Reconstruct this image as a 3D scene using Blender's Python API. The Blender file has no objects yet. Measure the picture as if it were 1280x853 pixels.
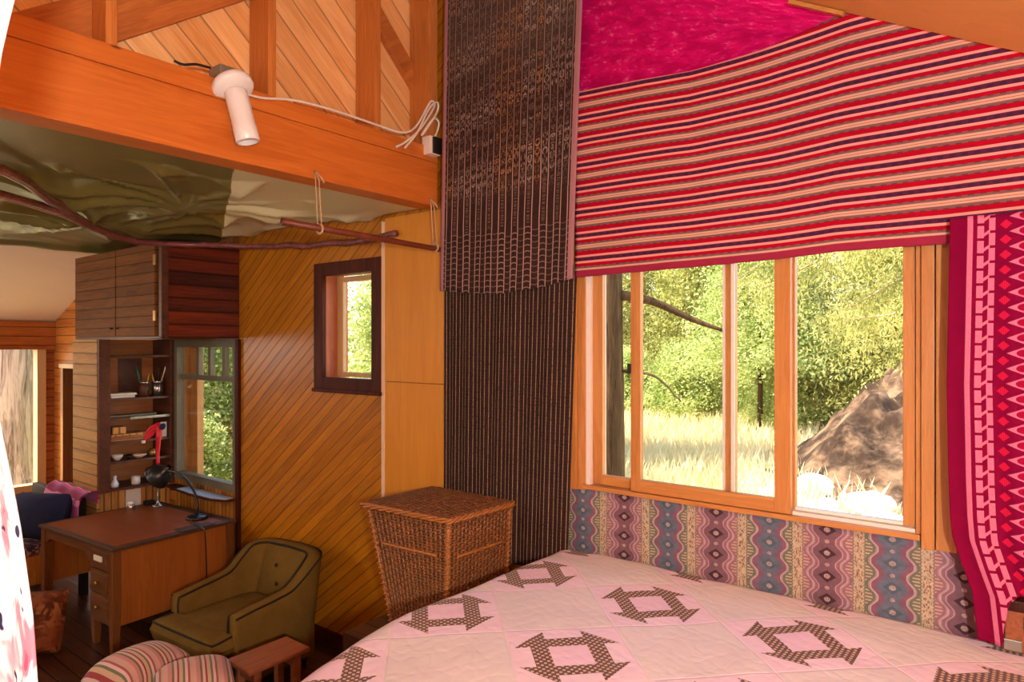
import bpy, bmesh, math, random
from mathutils import Vector, Matrix, noise
R = random.Random(7)
SC = bpy.context.scene
COL = SC.collection
PI = math.pi

# ------------------------------------------------------------------ node maths
def lin(r, g, b):
    f = lambda v: v / 255 / 12.92 if v / 255 <= .04045 else ((v / 255 + .055) / 1.055) ** 2.4
    return (f(r), f(g), f(b), 1.0)

class V:
    """a scalar socket with operators"""
    nt = None
    def __init__(s, sock): s.s = sock
    @staticmethod
    def op(o, *a, clamp=False):
        n = V.nt.nodes.new('ShaderNodeMath'); n.operation = o; n.use_clamp = clamp
        for i, x in enumerate(a):
            if isinstance(x, V): V.nt.links.new(x.s, n.inputs[i])
            else: n.inputs[i].default_value = float(x)
        return V(n.outputs[0])
    def __add__(a, b): return V.op('ADD', a, b)
    __radd__ = __add__
    def __sub__(a, b): return V.op('SUBTRACT', a, b)
    def __rsub__(a, b): return V.op('SUBTRACT', b, a)
    def __mul__(a, b): return V.op('MULTIPLY', a, b)
    __rmul__ = __mul__
    def __truediv__(a, b): return V.op('DIVIDE', a, b)
    def __lt__(a, b): return V.op('LESS_THAN', a, b)
    def __gt__(a, b): return V.op('GREATER_THAN', a, b)
    def __abs__(a): return V.op('ABSOLUTE', a)
def frac(a): return V.op('FRACT', a)
def floor(a): return V.op('FLOOR', a)
def vround(a): return V.op('ROUND', a)
def vsin(a): return V.op('SINE', a)
def vmin(a, b): return V.op('MINIMUM', a, b)
def vmax(a, b): return V.op('MAXIMUM', a, b)
def tri(a): return abs(frac(a) * 2 - 1)
def sstep(a, lo, hi):
    n = V.nt.nodes.new('ShaderNodeMapRange'); n.interpolation_type = 'SMOOTHSTEP'
    V.nt.links.new(a.s, n.inputs[0]); n.inputs[1].default_value = lo; n.inputs[2].default_value = hi
    return V(n.outputs[0])
def band(a, lo, hi): return (a > lo) * (a < hi)
def combine(x, y, z=0):
    n = V.nt.nodes.new('ShaderNodeCombineXYZ')
    for i, v in enumerate((x, y, z)):
        if isinstance(v, V): V.nt.links.new(v.s, n.inputs[i])
        else: n.inputs[i].default_value = v
    return n.outputs[0]
def vnoise(vec, scale=1, detail=2, rough=.5, dist=0):
    n = V.nt.nodes.new('ShaderNodeTexNoise')
    V.nt.links.new(vec, n.inputs['Vector'])
    n.inputs['Scale'].default_value = scale; n.inputs['Detail'].default_value = detail
    n.inputs['Roughness'].default_value = rough; n.inputs['Distortion'].default_value = dist
    return V(n.outputs['Fac'])
def wnoise(*a):
    n = V.nt.nodes.new('ShaderNodeTexWhiteNoise'); n.noise_dimensions = '3D'
    V.nt.links.new(combine(*(list(a) + [0, 0])[:3]), n.inputs['Vector'])
    return V(n.outputs['Value'])
def voro(vec, scale=1, out='Distance'):
    n = V.nt.nodes.new('ShaderNodeTexVoronoi'); V.nt.links.new(vec, n.inputs['Vector'])
    n.inputs['Scale'].default_value = scale
    return n.outputs[out]
class C:
    """a colour: tuple or socket"""
    def __init__(s, c): s.c = c.c if isinstance(c, C) else c
def cmix(a, b, f):
    n = V.nt.nodes.new('ShaderNodeMix'); n.data_type = 'RGBA'
    for i, x in ((6, a), (7, b)):
        x = x.c if isinstance(x, C) else x
        if isinstance(x, tuple): n.inputs[i].default_value = x
        else: V.nt.links.new(x, n.inputs[i])
    if isinstance(f, V): V.nt.links.new(f.s, n.inputs[0])
    else: n.inputs[0].default_value = f
    return C(n.outputs[2])
def cscale(a, f):
    """colour times scalar"""
    n = V.nt.nodes.new('ShaderNodeVectorMath'); n.operation = 'SCALE'
    x = a.c if isinstance(a, C) else a
    if isinstance(x, tuple): n.inputs[0].default_value = x[:3]
    else: V.nt.links.new(x, n.inputs[0])
    if isinstance(f, V): V.nt.links.new(f.s, n.inputs[3])
    else: n.inputs[3].default_value = f
    return C(n.outputs[0])
def xyz(kind='Object'):
    t = V.nt.nodes.new('ShaderNodeTexCoord'); s = V.nt.nodes.new('ShaderNodeSeparateXYZ')
    V.nt.links.new(t.outputs[kind], s.inputs[0])
    return V(s.outputs[0]), V(s.outputs[1]), V(s.outputs[2]), t.outputs[kind]

def mat(name, fn, rough=.6, spec=.3, bump=.3, bdist=.01, sheen=0, metal=0, transl=0, coat=0):
    m = bpy.data.materials.new(name); m.use_nodes = True
    nt = m.node_tree; V.nt = nt
    b = nt.nodes['Principled BSDF']
    out = nt.nodes['Material Output']
    res = fn() if callable(fn) else fn
    h = None; rr = None
    if isinstance(res, dict): col = res['c']; h = res.get('h'); rr = res.get('r')
    else: col = res
    col = col.c if isinstance(col, C) else col
    if isinstance(col, tuple): b.inputs['Base Color'].default_value = col
    else: nt.links.new(col, b.inputs['Base Color'])
    b.inputs['Roughness'].default_value = rough
    if rr is not None: nt.links.new(rr.s, b.inputs['Roughness'])
    b.inputs['Specular IOR Level'].default_value = spec
    b.inputs['Metallic'].default_value = metal
    b.inputs['Sheen Weight'].default_value = sheen
    b.inputs['Coat Weight'].default_value = coat
    b.inputs['Coat Roughness'].default_value = .25
    if h is not None:
        n = nt.nodes.new('ShaderNodeBump'); n.inputs['Strength'].default_value = bump; n.inputs['Distance'].default_value = bdist
        nt.links.new(h.s, n.inputs['Height']); nt.links.new(n.outputs[0], b.inputs['Normal'])
    if transl:
        t = nt.nodes.new('ShaderNodeBsdfTranslucent'); mx = nt.nodes.new('ShaderNodeMixShader')
        if isinstance(col, tuple): t.inputs[0].default_value = col
        else: nt.links.new(col, t.inputs[0])
        mx.inputs[0].default_value = transl
        nt.links.new(b.outputs[0], mx.inputs[1]); nt.links.new(t.outputs[0], mx.inputs[2]); nt.links.new(mx.outputs[0], out.inputs[0])
    return m

def plain(name, rgb, var=.12, scale=12, **k):
    def f():
        x, y, z, o = xyz()
        n = vnoise(o, scale, 3)
        return {'c': cscale(lin(*rgb), 1 - var + 2 * var * n), 'h': n}
    return mat(name, f, **k)

AX = {'x': (1, 0, 0), 'y': (0, 1, 0), 'z': (0, 0, 1)}
def wood(name, light, dark, g='x', a='z', plank=0, groove=.35, knots=.0, pvar=.25, rough=.5, spec=.35, gs=1.0, off=0.0, gw=.012, contrast=1.0, coat=.0, bump=.25, seed=0.0):
    g = Vector(AX[g] if isinstance(g, str) else g).normalized(); a = Vector(AX[a] if isinstance(a, str) else a).normalized(); w = g.cross(a)
    def f():
        x, y, z, o = xyz()
        dot = lambda d: x * d[0] + y * d[1] + z * d[2]
        u, v, q = dot(g), dot(a), dot(w)
        if plank:
            pv = (v + off) / plank; pid = floor(pv); fr = frac(pv)
            rnd = wnoise(pid, seed); rnd2 = wnoise(pid, seed + 5.5)
            edge = abs(fr - .5) * 2
            gm = sstep(edge, 1 - 2 * gw / plank * .9, 1 - .6 * gw / plank)
        else:
            rnd = rnd2 = V.op('ADD', .5, 0); gm = None
        vec = combine(u * 1.3 * gs + rnd * 37, v * 14 * gs + rnd2 * 11, q * 14 * gs)
        n1 = vnoise(vec, 1.0, 4, .6, .6)
        vec2 = combine(u * 5 * gs + rnd * 17, v * 130 * gs, q * 130 * gs)
        n2 = vnoise(vec2, 1.0, 2, .5)
        rings = vsin(n1 * 46) * .5 + .5
        t = V.op('ADD', (n1 - .5) * 1.5 * contrast + (n2 - .5) * .7 * contrast + .42, rings * .22 * contrast, clamp=True)
        if plank: t = V.op('ADD', t, (rnd - .5) * 2 * pvar, clamp=True)
        c = cmix(lin(*dark), lin(*light), t)
        if knots:
            kv = combine(u * 2.2 + rnd * 9, v * (.5 / plank if plank else 6), 0)
            d = V(voro(kv, 1.0)); cr = V.nt.nodes.new('ShaderNodeSeparateColor'); V.nt.links.new(voro(kv, 1.0, 'Color'), cr.inputs[0])
            km = (1 - sstep(d, .03, .075)) * (V(cr.outputs[0]) < knots)
            c = cmix(c, lin(*[k * .42 for k in dark]), km * .85)
        h = n2 * .3 + rings * .2
        if plank:
            c = cmix(c, cscale(c, groove), gm)
            h = h - gm * 3
        return {'c': c, 'h': h}
    return mat(name, f, rough=rough, spec=spec, bump=bump, bdist=.004, coat=coat)

# ------------------------------------------------------------------ mesh building
class MB:
    def __init__(s): s.v = []; s.f = []; s.uv = {}; s.sm = []
    def add(s, vs, fs, smooth=False):
        o = len(s.v); s.v += [Vector(p) for p in vs]
        for f in fs: s.f.append(tuple(i + o for i in f)); s.sm.append(smooth)
        return s
    def box(s, x0, x1, y0, y1, z0, z1, b=0):
        x0, x1 = sorted((x0, x1)); y0, y1 = sorted((y0, y1)); z0, z1 = sorted((z0, z1))
        b = min(b, (x1 - x0) * .45, (y1 - y0) * .45, (z1 - z0) * .45)
        if b <= 0:
            vs = [(x, y, z) for z in (z0, z1) for y in (y0, y1) for x in (x0, x1)]
            return s.add(vs, [(0, 2, 3, 1), (4, 5, 7, 6), (0, 1, 5, 4), (2, 6, 7, 3), (0, 4, 6, 2), (1, 3, 7, 5)])
        bm = bmesh.new(); bmesh.ops.create_cube(bm, size=1)
        for p in bm.verts: p.co = Vector(((x0 + x1) / 2 + p.co.x * (x1 - x0), (y0 + y1) / 2 + p.co.y * (y1 - y0), (z0 + z1) / 2 + p.co.z * (z1 - z0)))
        bmesh.ops.bevel(bm, geom=bm.edges[:], offset=b, segments=2, affect='EDGES', profile=.6)
        bm.verts.ensure_lookup_table()
        s.add([p.co.copy() for p in bm.verts], [tuple(q.index for q in f.verts) for f in bm.faces]); bm.free()
        return s
    def obox(s, c, ax, hl):
        """box with axes"""
        c = Vector(c); A = [Vector(a).normalized() * h for a, h in zip(ax, hl)]
        vs = [c + A[0] * i + A[1] * j + A[2] * k for k in (-1, 1) for j in (-1, 1) for i in (-1, 1)]
        return s.add(vs, [(0, 2, 3, 1), (4, 5, 7, 6), (0, 1, 5, 4), (2, 6, 7, 3), (0, 4, 6, 2), (1, 3, 7, 5)])
    def tube(s, pts, r, n=8, cap=True):
        pts = [Vector(p) for p in pts]; m = len(pts)
        rs = r if isinstance(r, (list, tuple)) else [r] * m
        o = len(s.v); prev = None; vs = []
        for i, p in enumerate(pts):
            t = (pts[min(i + 1, m - 1)] - pts[max(i - 1, 0)]).normalized()
            if prev is None:
                up = Vector((0, 0, 1)) if abs(t.z) < .9 else Vector((1, 0, 0))
                a = t.cross(up).normalized()
            else:
                a = (prev - t * prev.dot(t)).normalized()
            prev = a; b = t.cross(a)
            for k in range(n):
                q = 2 * PI * k / n
                vs.append(p + (a * math.cos(q) + b * math.sin(q)) * rs[i])
        fs = [(i * n + k, i * n + (k + 1) % n, (i + 1) * n + (k + 1) % n, (i + 1) * n + k) for i in range(m - 1) for k in range(n)]
        if cap: fs += [tuple(range(n))[::-1], tuple(range((m - 1) * n, m * n))]
        return s.add(vs, fs, True)
    def lathe(s, prof, c=(0, 0, 0), axis=(0, 0, 1), n=20, cap=True):
        c = Vector(c); ax = Vector(axis).normalized()
        a = ax.cross(Vector((0, 1, 0)) if abs(ax.y) < .9 else Vector((1, 0, 0))).normalized(); b = ax.cross(a)
        vs = [c + ax * h + (a * math.cos(2 * PI * k / n) + b * math.sin(2 * PI * k / n)) * r for r, h in prof for k in range(n)]
        m = len(prof)
        fs = [(i * n + k, i * n + (k + 1) % n, (i + 1) * n + (k + 1) % n, (i + 1) * n + k) for i in range(m - 1) for k in range(n)]
        if cap: fs += [tuple(range(n))[::-1], tuple(range((m - 1) * n, m * n))]
        return s.add(vs, fs, True)
    def grid(s, fn, nu, nv, smooth=True, uvf=None):
        o = len(s.v); vs = []
        for j in range(nv + 1):
            for i in range(nu + 1):
                vs.append(fn(i / nu, j / nv))
                if uvf: s.uv[o + len(vs) - 1] = uvf(i / nu, j / nv)
        fs = [(j * (nu + 1) + i, j * (nu + 1) + i + 1, (j + 1) * (nu + 1) + i + 1, (j + 1) * (nu + 1) + i) for j in range(nv) for i in range(nu)]
        return s.add(vs, fs, smooth)
    def prism(s, poly, d, axis='y'):
        """poly of (a,b) extruded from d[0] to d[1] along axis; a,b are the other two axes in order"""
        n = len(poly)
        def P(a, b, t): return {'y': (a, t, b), 'x': (t, a, b), 'z': (a, b, t)}[axis]
        vs = [P(a, b, d[0]) for a, b in poly] + [P(a, b, d[1]) for a, b in poly]
        return s.add(vs, [tuple(range(n))[::-1], tuple(range(n, 2 * n))] + [(i, (i + 1) % n, n + (i + 1) % n, n + i) for i in range(n)])
    def mesh(s, org=(0, 0, 0)):
        me = bpy.data.meshes.new('m'); o = Vector(org)
        me.from_pydata([p - o for p in s.v], [], s.f)
        me.polygons.foreach_set('use_smooth', s.sm)
        if s.uv:
            l = me.uv_layers.new(name='UVMap')
            for lp in me.loops: l.data[lp.index].uv = s.uv.get(lp.vertex_index, (0, 0))
        bm = bmesh.new(); bm.from_mesh(me); bmesh.ops.recalc_face_normals(bm, faces=bm.faces[:]); bm.to_mesh(me); bm.free()
        return me
    def build(s, name, material, parent=None, org=None, bevel=0, solid=0, sub=0, recenter=None):
        if parent is not None: o0 = ORG.get(parent.name, Vector((0, 0, 0))) if org is None else Vector(org)
        elif recenter:
            xs = [p.x for p in s.v]; ys = [p.y for p in s.v]; zs = [p.z for p in s.v]
            o0 = Vector(((min(xs) + max(xs)) / 2, (min(ys) + max(ys)) / 2, min(zs)))
        else: o0 = Vector((0, 0, 0))
        me = s.mesh(o0); me.materials.append(material)
        ob = bpy.data.objects.new(name, me); me.name = name; COL.objects.link(ob)
        if parent is not None: ob.parent = parent; ORG[ob.name] = o0
        else: ob.location = o0; ORG[ob.name] = o0
        if solid:
            m = ob.modifiers.new('solid', 'SOLIDIFY'); m.thickness = solid; m.offset = 0
        if bevel:
            m = ob.modifiers.new('bev', 'BEVEL'); m.width = bevel; m.segments = 2; m.limit_method = 'ANGLE'; m.angle_limit = .6
        if sub:
            m = ob.modifiers.new('sub', 'SUBSURF'); m.levels = m.render_levels = sub
        return ob
ORG = {}
def tag(o, label, cat, group=None):
    o['label'] = label; o['category'] = cat
    if group: o['group'] = group
    return o
def thing(name, label, cat, loc, rz=0, group=None, local=False):
    o = bpy.data.objects.new(name, None); COL.objects.link(o); o.empty_display_size = .1
    o.location = loc; o.rotation_euler = (0, 0, rz); tag(o, label, cat, group)
    ORG[o.name] = Vector((0, 0, 0)) if local else Vector(loc)
    return o
def struct(o, label=None, cat=None):
    o['kind'] = 'structure'
    if label: o['label'] = label
    if cat: o['category'] = cat
    return o
def dup(root, loc, label=None, rz=None, group=None, scale=None):
    r = root.copy(); COL.objects.link(r); r.location = loc
    if rz is not None: r.rotation_euler = (0, 0, rz)
    if scale is not None: r.scale = scale if isinstance(scale, tuple) else (scale,) * 3
    if label: r['label'] = label
    if group: r['group'] = group
    for ch in list(root.children):
        c = ch.copy(); COL.objects.link(c); c.parent = r
        for g in list(ch.children):
            d = g.copy(); COL.objects.link(d); d.parent = c
    return r
def spline(pts, n=8):
    """Catmull-Rom through points"""
    P = [Vector(p) for p in pts]; P = [P[0] * 2 - P[1]] + P + [P[-1] * 2 - P[-2]]; out = []
    for i in range(1, len(P) - 2):
        for k in range(n):
            t = k / n; a, b, c, d = P[i - 1:i + 3]
            out.append(.5 * ((2 * b) + (c - a) * t + (2 * a - 5 * b + 4 * c - d) * t * t + (3 * b - a - 3 * c + d) * t ** 3))
    out.append(P[-2]); return out
def interp(tab, x):
    if x <= tab[0][0]: return tab[0][1]
    for (a, p), (b, q) in zip(tab, tab[1:]):
        if x <= b: return p + (q - p) * (x - a) / (b - a)
    return tab[-1][1]
def wall_xz(name, x0, x1, y0, y1, z0, z1, holes, m):
    """wall slab between y0,y1 with rectangular holes (hx0,hx1,hz0,hz1)"""
    b = MB(); xs = sorted({x0, x1, *[h[i] for h in holes for i in (0, 1)]}); zs = sorted({z0, z1, *[h[i] for h in holes for i in (2, 3)]})
    for i in range(len(xs) - 1):
        for k in range(len(zs) - 1):
            cx, cz = (xs[i] + xs[i + 1]) / 2, (zs[k] + zs[k + 1]) / 2
            if any(h[0] < cx < h[1] and h[2] < cz < h[3] for h in holes): continue
            b.box(xs[i], xs[i + 1], y0, y1, zs[k], zs[k + 1])
    return b.build(name, m)
def wall_yz(name, y0, y1, x0, x1, z0, z1, holes, m):
    b = MB(); ys = sorted({y0, y1, *[h[i] for h in holes for i in (0, 1)]}); zs = sorted({z0, z1, *[h[i] for h in holes for i in (2, 3)]})
    for i in range(len(ys) - 1):
        for k in range(len(zs) - 1):
            cy, cz = (ys[i] + ys[i + 1]) / 2, (zs[k] + zs[k + 1]) / 2
            if any(h[0] < cy < h[1] and h[2] < cz < h[3] for h in holes): continue
            b.box(x0, x1, ys[i], ys[i + 1], zs[k], zs[k + 1])
    return b.build(name, m)
# ------------------------------------------------------------------ materials
S2 = 1.0
M = {}
DG = (1, 0, .76)
M['diag'] = wood('diagonal_pine', (204, 128, 16), (152, 86, 5), g=DG, a=(-.76, 0, 1), plank=.074, groove=.5, knots=.14, pvar=.16, rough=.4, coat=.12, gs=.9, gw=.008)
M['sheath'] = wood('sheathing_fir', (254, 206, 140), (222, 154, 88), g=(0, 1, -.87), a=(0, .87, 1), plank=.135, groove=.5, knots=.2, pvar=.3, rough=.5, gs=.8, gw=.007)
M['beam'] = wood('beam_fir', (218, 126, 50), (180, 88, 24), g='y', a='z', rough=.5, gs=.7, knots=.14, contrast=.8)
M['stud'] = wood('stud_fir', (214, 136, 66), (172, 94, 36), g='z', a='y', rough=.5, gs=.9, knots=.1)
M['brace'] = wood('brace_fir', (204, 124, 60), (156, 80, 34), g=(0, 1, .69), a=(0, -.69, 1), rough=.5, gs=.9)
M['ply'] = wood('plywood', (222, 152, 54), (194, 120, 32), g='z', a='x', rough=.45, gs=.55, contrast=.55, spec=.3)
M['frame'] = wood('window_fir', (210, 146, 80), (172, 102, 44), g='z', a='x', rough=.4, gs=.9, contrast=.8, coat=.2)
M['frameh'] = wood('window_fir_rail', (210, 146, 80), (172, 102, 44), g='x', a='z', rough=.4, gs=.9, contrast=.8, coat=.2)
M['darkframe'] = wood('dark_stained', (88, 38, 22), (46, 17, 11), g='z', a='x', rough=.5, spec=.15, gs=1)
M['reveal'] = wood('reveal_cedar', (190, 112, 74), (146, 76, 46), g='z', a='y', rough=.5)
M['sash'] = wood('pale_sash', (214, 178, 128), (186, 142, 92), g='z', a='x', rough=.5, contrast=.5)
M['siding'] = wood('horizontal_siding', (196, 144, 76), (150, 96, 44), g='x', a='z', plank=.098, groove=.35, pvar=.2, spec=.15, rough=.5, gs=.9, gw=.009)
M['sidingy'] = wood('horizontal_siding_orange', (186, 106, 44), (132, 62, 22), g='y', a='z', plank=.11, groove=.35, pvar=.25, rough=.45, gs=.9, gw=.009)
M['sidingx'] = wood('horizontal_siding_amber', (204, 126, 52), (150, 78, 28), g='x', a='z', plank=.1, groove=.35, pvar=.25, rough=.45, gs=.9, gw=.009)
M['darkplank'] = wood('dark_red_planks', (126, 48, 22), (54, 18, 14), g='y', a='z', plank=.105, groove=.3, pvar=.45, rough=.4, gs=.9)
M['cabdoor'] = wood('cabinet_planks', (136, 84, 34), (92, 52, 18), g='x', a='z', plank=.086, groove=.45, pvar=.18, spec=.1, rough=.6, gs=.9, gw=.008)
M['shelf'] = wood('dark_walnut', (104, 58, 38), (60, 30, 20), g='x', a='z', rough=.45)
M['shelfback'] = wood('shelf_back', (176, 112, 60), (128, 72, 36), g='y', a='z', rough=.5, gs=.8)
M['wains'] = wood('vertical_boards', (192, 124, 48), (136, 76, 22), g='z', a='x', plank=.062, groove=.4, pvar=.25, rough=.45)
M['wainsy'] = wood('vertical_boards_pale', (214, 152, 78), (160, 98, 42), g='z', a='y', plank=.06, groove=.4, pvar=.3, rough=.45)
M['desk'] = wood('desk_oak', (128, 76, 34), (82, 42, 16), g='z', a='x', rough=.42, contrast=.9)
M['deskx'] = wood('desk_oak_rail', (120, 74, 40), (80, 44, 22), g='x', a='z', rough=.42, contrast=.9)
M['deskpanel'] = wood('desk_panel', (172, 100, 40), (124, 66, 20), g='z', a='y', rough=.4, gs=.7, contrast=.7)
M['desktop'] = wood('desk_top', (160, 80, 28), (116, 52, 16), g='x', a='y', rough=.42, gs=.7, contrast=.6)
M['deskedge'] = wood('desk_edge', (92, 62, 40), (62, 40, 26), g='x', a='y', rough=.5)
M['bench'] = wood('bench_wood', (170, 98, 62), (118, 58, 34), g='y', a='x', rough=.35, gs=.8, coat=.3)
M['floor'] = wood('floor_boards', (88, 48, 30), (48, 25, 16), g='x', a='y', plank=.11, groove=.35, pvar=.25, rough=.35, coat=.2)
M['bedwood'] = wood('bed_dark', (30, 14, 9), (18, 8, 5), g='y', a='z', rough=.5)
M['ceil'] = wood('ceiling_ply', (240, 178, 98), (224, 152, 76), g='x', a='y', rough=.5, gs=.4, contrast=.5)
M['branch'] = wood('branch_bark', (150, 84, 78), (74, 34, 36), g='y', a='z', rough=.3, gs=2, contrast=1.4, coat=.4)
M['stick'] = wood('trapeze_stick', (132, 66, 40), (86, 36, 24), g='y', a='z', rough=.45)
M['pale'] = plain('pale_board', (232, 196, 160), var=.05, scale=3, rough=.6)
M['whitewall'] = plain('plaster', (240, 214, 184), var=.04, scale=3, rough=.8)
M['white'] = plain('white_enamel', (238, 234, 230), var=.02, rough=.3, spec=.5)
M['track'] = plain('white_track', (236, 222, 210), var=.03, rough=.4)
M['grey'] = plain('galvanised', (150, 146, 136), var=.12, rough=.4, metal=.6)
M['black'] = plain('black_enamel', (26, 24, 24), var=.15, rough=.35, spec=.5)
M['cable'] = plain('white_cable', (232, 220, 206), var=.04, rough=.45)
M['rope'] = plain('twine', (196, 160, 120), var=.15, scale=200, rough=.9)
M['greysash'] = plain('weathered_grey_paint', (112, 104, 84), var=.12, scale=20, rough=.6)
M['bluecloth'] = plain('blue_runner', (176, 190, 206), var=.05, rough=.8)
M['metal'] = plain('polished_metal', (170, 160, 150), var=.1, rough=.25, metal=.9)
M['brass'] = plain('brass', (170, 130, 70), var=.15, rough=.35, metal=.8)
M['red'] = plain('red_paint', (206, 20, 40), var=.08, rough=.35, spec=.5)
M['navy'] = plain('navy_cloth', (36, 42, 74), var=.3, scale=30, rough=.9)
M['paper'] = plain('paper', (226, 220, 210), var=.05, rough=.8)
M['card'] = plain('card', (222, 208, 190), var=.05, rough=.8)
M['leather'] = plain('desk_mat', (70, 46, 34), var=.15, rough=.6)

def f_olive():
    x, y, z, o = xyz()
    n = vnoise(o, 9, 4, .6); f = vnoise(o, 160, 2)
    c = cmix(lin(92, 68, 26), lin(124, 96, 44), n)
    return {'c': cscale(c, .85 + f * .3), 'h': f}
M['olive'] = mat('olive_velvet', f_olive, rough=.9, spec=.08, sheen=0, bump=.3, bdist=.003)
M['piping'] = plain('dark_piping', (38, 26, 12), var=.2, rough=.7)

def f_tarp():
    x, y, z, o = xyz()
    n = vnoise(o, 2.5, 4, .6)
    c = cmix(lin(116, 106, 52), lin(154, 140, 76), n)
    pale = cmix(lin(234, 226, 176), lin(246, 238, 198), n)  # light coming through the cloth by the beam, put into its colour
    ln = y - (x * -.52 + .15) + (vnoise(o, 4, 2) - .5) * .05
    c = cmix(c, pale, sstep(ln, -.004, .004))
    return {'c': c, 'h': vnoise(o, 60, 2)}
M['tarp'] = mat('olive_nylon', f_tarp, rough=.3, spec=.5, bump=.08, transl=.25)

# --- textiles (UV in metres) ---
def f_quilt():
    s, t, z, o = xyz('UV')
    cell = .431
    P = ((s + 1.305) + (t - 2.012)) * (.70711 / cell); Q = ((t - 2.012) - (s + 1.305)) * (.70711 / cell)
    i, j = vround(P), vround(Q)
    par = frac((i + j) * .5 + .01); pieced = par < .3
    a, b = abs(P - i) * (cell / .195), abs(Q - j) * (cell / .195)
    m = .37
    inside = (a < 1) * (b < 1)
    ao, bo = a > m, b > m
    edge_d = ao * (1 - bo) * (a < .7) + bo * (1 - ao) * (b < .7)
    corn_d = ao * bo * (((a - m) + (b - m)) < (1 - m))
    dark = vmin(edge_d + corn_d, 1) * inside * pieced
    centre = (1 - ao) * (1 - bo) * pieced
    k = 3.14159 / .0135
    dots = ((vsin(P * (cell * k)) * vsin(Q * (cell * k * 1.0))) > .3)
    dk = cmix(lin(98, 62, 56), lin(226, 190, 160), dots * .85)
    n = vnoise(combine(s, t), 7, 3); fine = vnoise(combine(s, t), 420, 2)
    cream = cmix(lin(224, 210, 208), lin(233, 220, 217), n)
    pink = cmix(lin(236, 206, 219), lin(243, 216, 228), n)
    cpink = cmix(lin(234, 196, 214), lin(239, 206, 222), n)
    c = cmix(cream, pink, pieced); c = cmix(c, cpink, centre); c = cmix(c, dk, dark)
    # quilted stitch ridges and seams
    wv = vnoise(combine(s * 3, t * 3), 3, 2)
    st = abs(vsin((P * .8 + Q * .35) * 26 + wv * 9)); st2 = abs(vsin((P * -.4 + Q) * 20 + wv * 7))
    seam = sstep(vmax(abs(P - i), abs(Q - j)), .482, .5) * .6
    return {'c': cscale(c, .93 + fine * .14), 'h': st * .45 + st2 * .4 + wv * .8 - seam * 1.2 + fine * .2}
M['quilt'] = mat('churn_dash_quilt', f_quilt, rough=.9, spec=.1, bump=.35, bdist=.008, sheen=.15)

def f_ikat():
    s, t, z, o = xyz('UV')     # s 0..1 across, t metres below z 4.3
    w = vnoise(combine(s * 3, t * 2), 2, 2) - .5
    sc = s * 21 + w * .2
    cid = floor(sc); u = frac(sc); r = wnoise(cid, 2.0); r2 = wnoise(cid, 9.0)
    q = abs(u - .5); alt = frac(cid * .5 + .01) < .3
    line = q > .44
    t2 = t + s * .22 + w * .06                     # figure rows climb towards the window
    # chains of small ovals, denser in bands
    fo = frac(t2 * 21 + r * .25 + alt * .5)
    rad = q * q * 9 + (fo - .5) * (fo - .5) * 5
    oval = band(rad, .3, 1.1); eye = rad < .13
    bands = sstep(vsin(t2 * 16.5 + .6), -.1, .8) * .7 + sstep(vsin(t2 * 39), .5, .95) * .5
    fade = 1 - sstep(t, 1.18, 1.3)
    mott = sstep(vnoise(combine(q * 4 + cid * 7.7, t2 * 30, 0), 1.0, 3, .65), .42, .62)
    fig = V.op('MULTIPLY', (oval + eye) * (.35 + bands) * mott, fade, clamp=True)
    wide = (alt * .45 + .55)
    tail = alt * band(t, 1.18, 1.44) * (q < .2) * (vnoise(combine(cid * 3, t * 120), 1, 1) > .5) * .35
    # ladders near the lower hem
    arc = q * q * .5
    rung = (frac(t * 30 + r * 3 - arc * (alt * 4 - 2)) < .16) * (q < .4)
    start = 1.42 + r2 * .05 - alt * .0
    ladder = rung * ((t - start) > 0) * (.4 + .6 * alt) * (.5 + .5 * r2)
    c = cmix(lin(44, 27, 25), lin(66, 44, 40), vnoise(combine(s * 30, t * 40), 1, 2))
    c = cmix(c, lin(86, 74, 66), (1 - sstep(t, .25, .75)) * .55)
    c = cmix(c, cmix(lin(160, 138, 124), lin(168, 122, 78), r2 > .6), fig * .85)
    c = cmix(c, lin(150, 120, 100), tail)
    c = cmix(c, lin(170, 136, 124), ladder * .85)
    c = cmix(c, lin(176, 142, 130), line * (.5 + .5 * sstep(t, .8, 1.2)))
    edge = (s < .03) + (s > .965)
    c = cmix(c, lin(166, 116, 120), edge)
    return {'c': cscale(c, .85 + .3 * vnoise(combine(s * 300, t * 300), 1, 1)), 'h': vnoise(combine(s * 150, t * 200), 1, 1)}
M['ikat'] = mat('ikat_weave', f_ikat, rough=.95, spec=.1, bump=.3, bdist=.002)

def f_pin():
    s, t, z, o = xyz('UV')
    sc = s * 33; u = frac(sc); cid = floor(sc)
    dash = sstep(vnoise(combine(cid * 5.3, t * 70, 0), 1, 2), .3, .5)
    line = (abs(u - .5) < .075) * (.4 + .6 * dash)
    u2 = frac(sc * 3); l2 = (abs(u2 - .5) < .16) * (frac(t * 55) < .6) * .35
    c = cmix(lin(36, 22, 20), lin(58, 36, 32), vnoise(combine(s * 6, t * 8), 1, 3))
    c = cmix(c, lin(96, 66, 58), l2); c = cmix(c, lin(168, 142, 116), line * .75)
    return {'c': c, 'h': vnoise(combine(s * 150, t * 200), 1, 1)}
M['pin'] = mat('pinstripe_weave', f_pin, rough=.95, spec=.1, bump=.3, bdist=.002)

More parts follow.
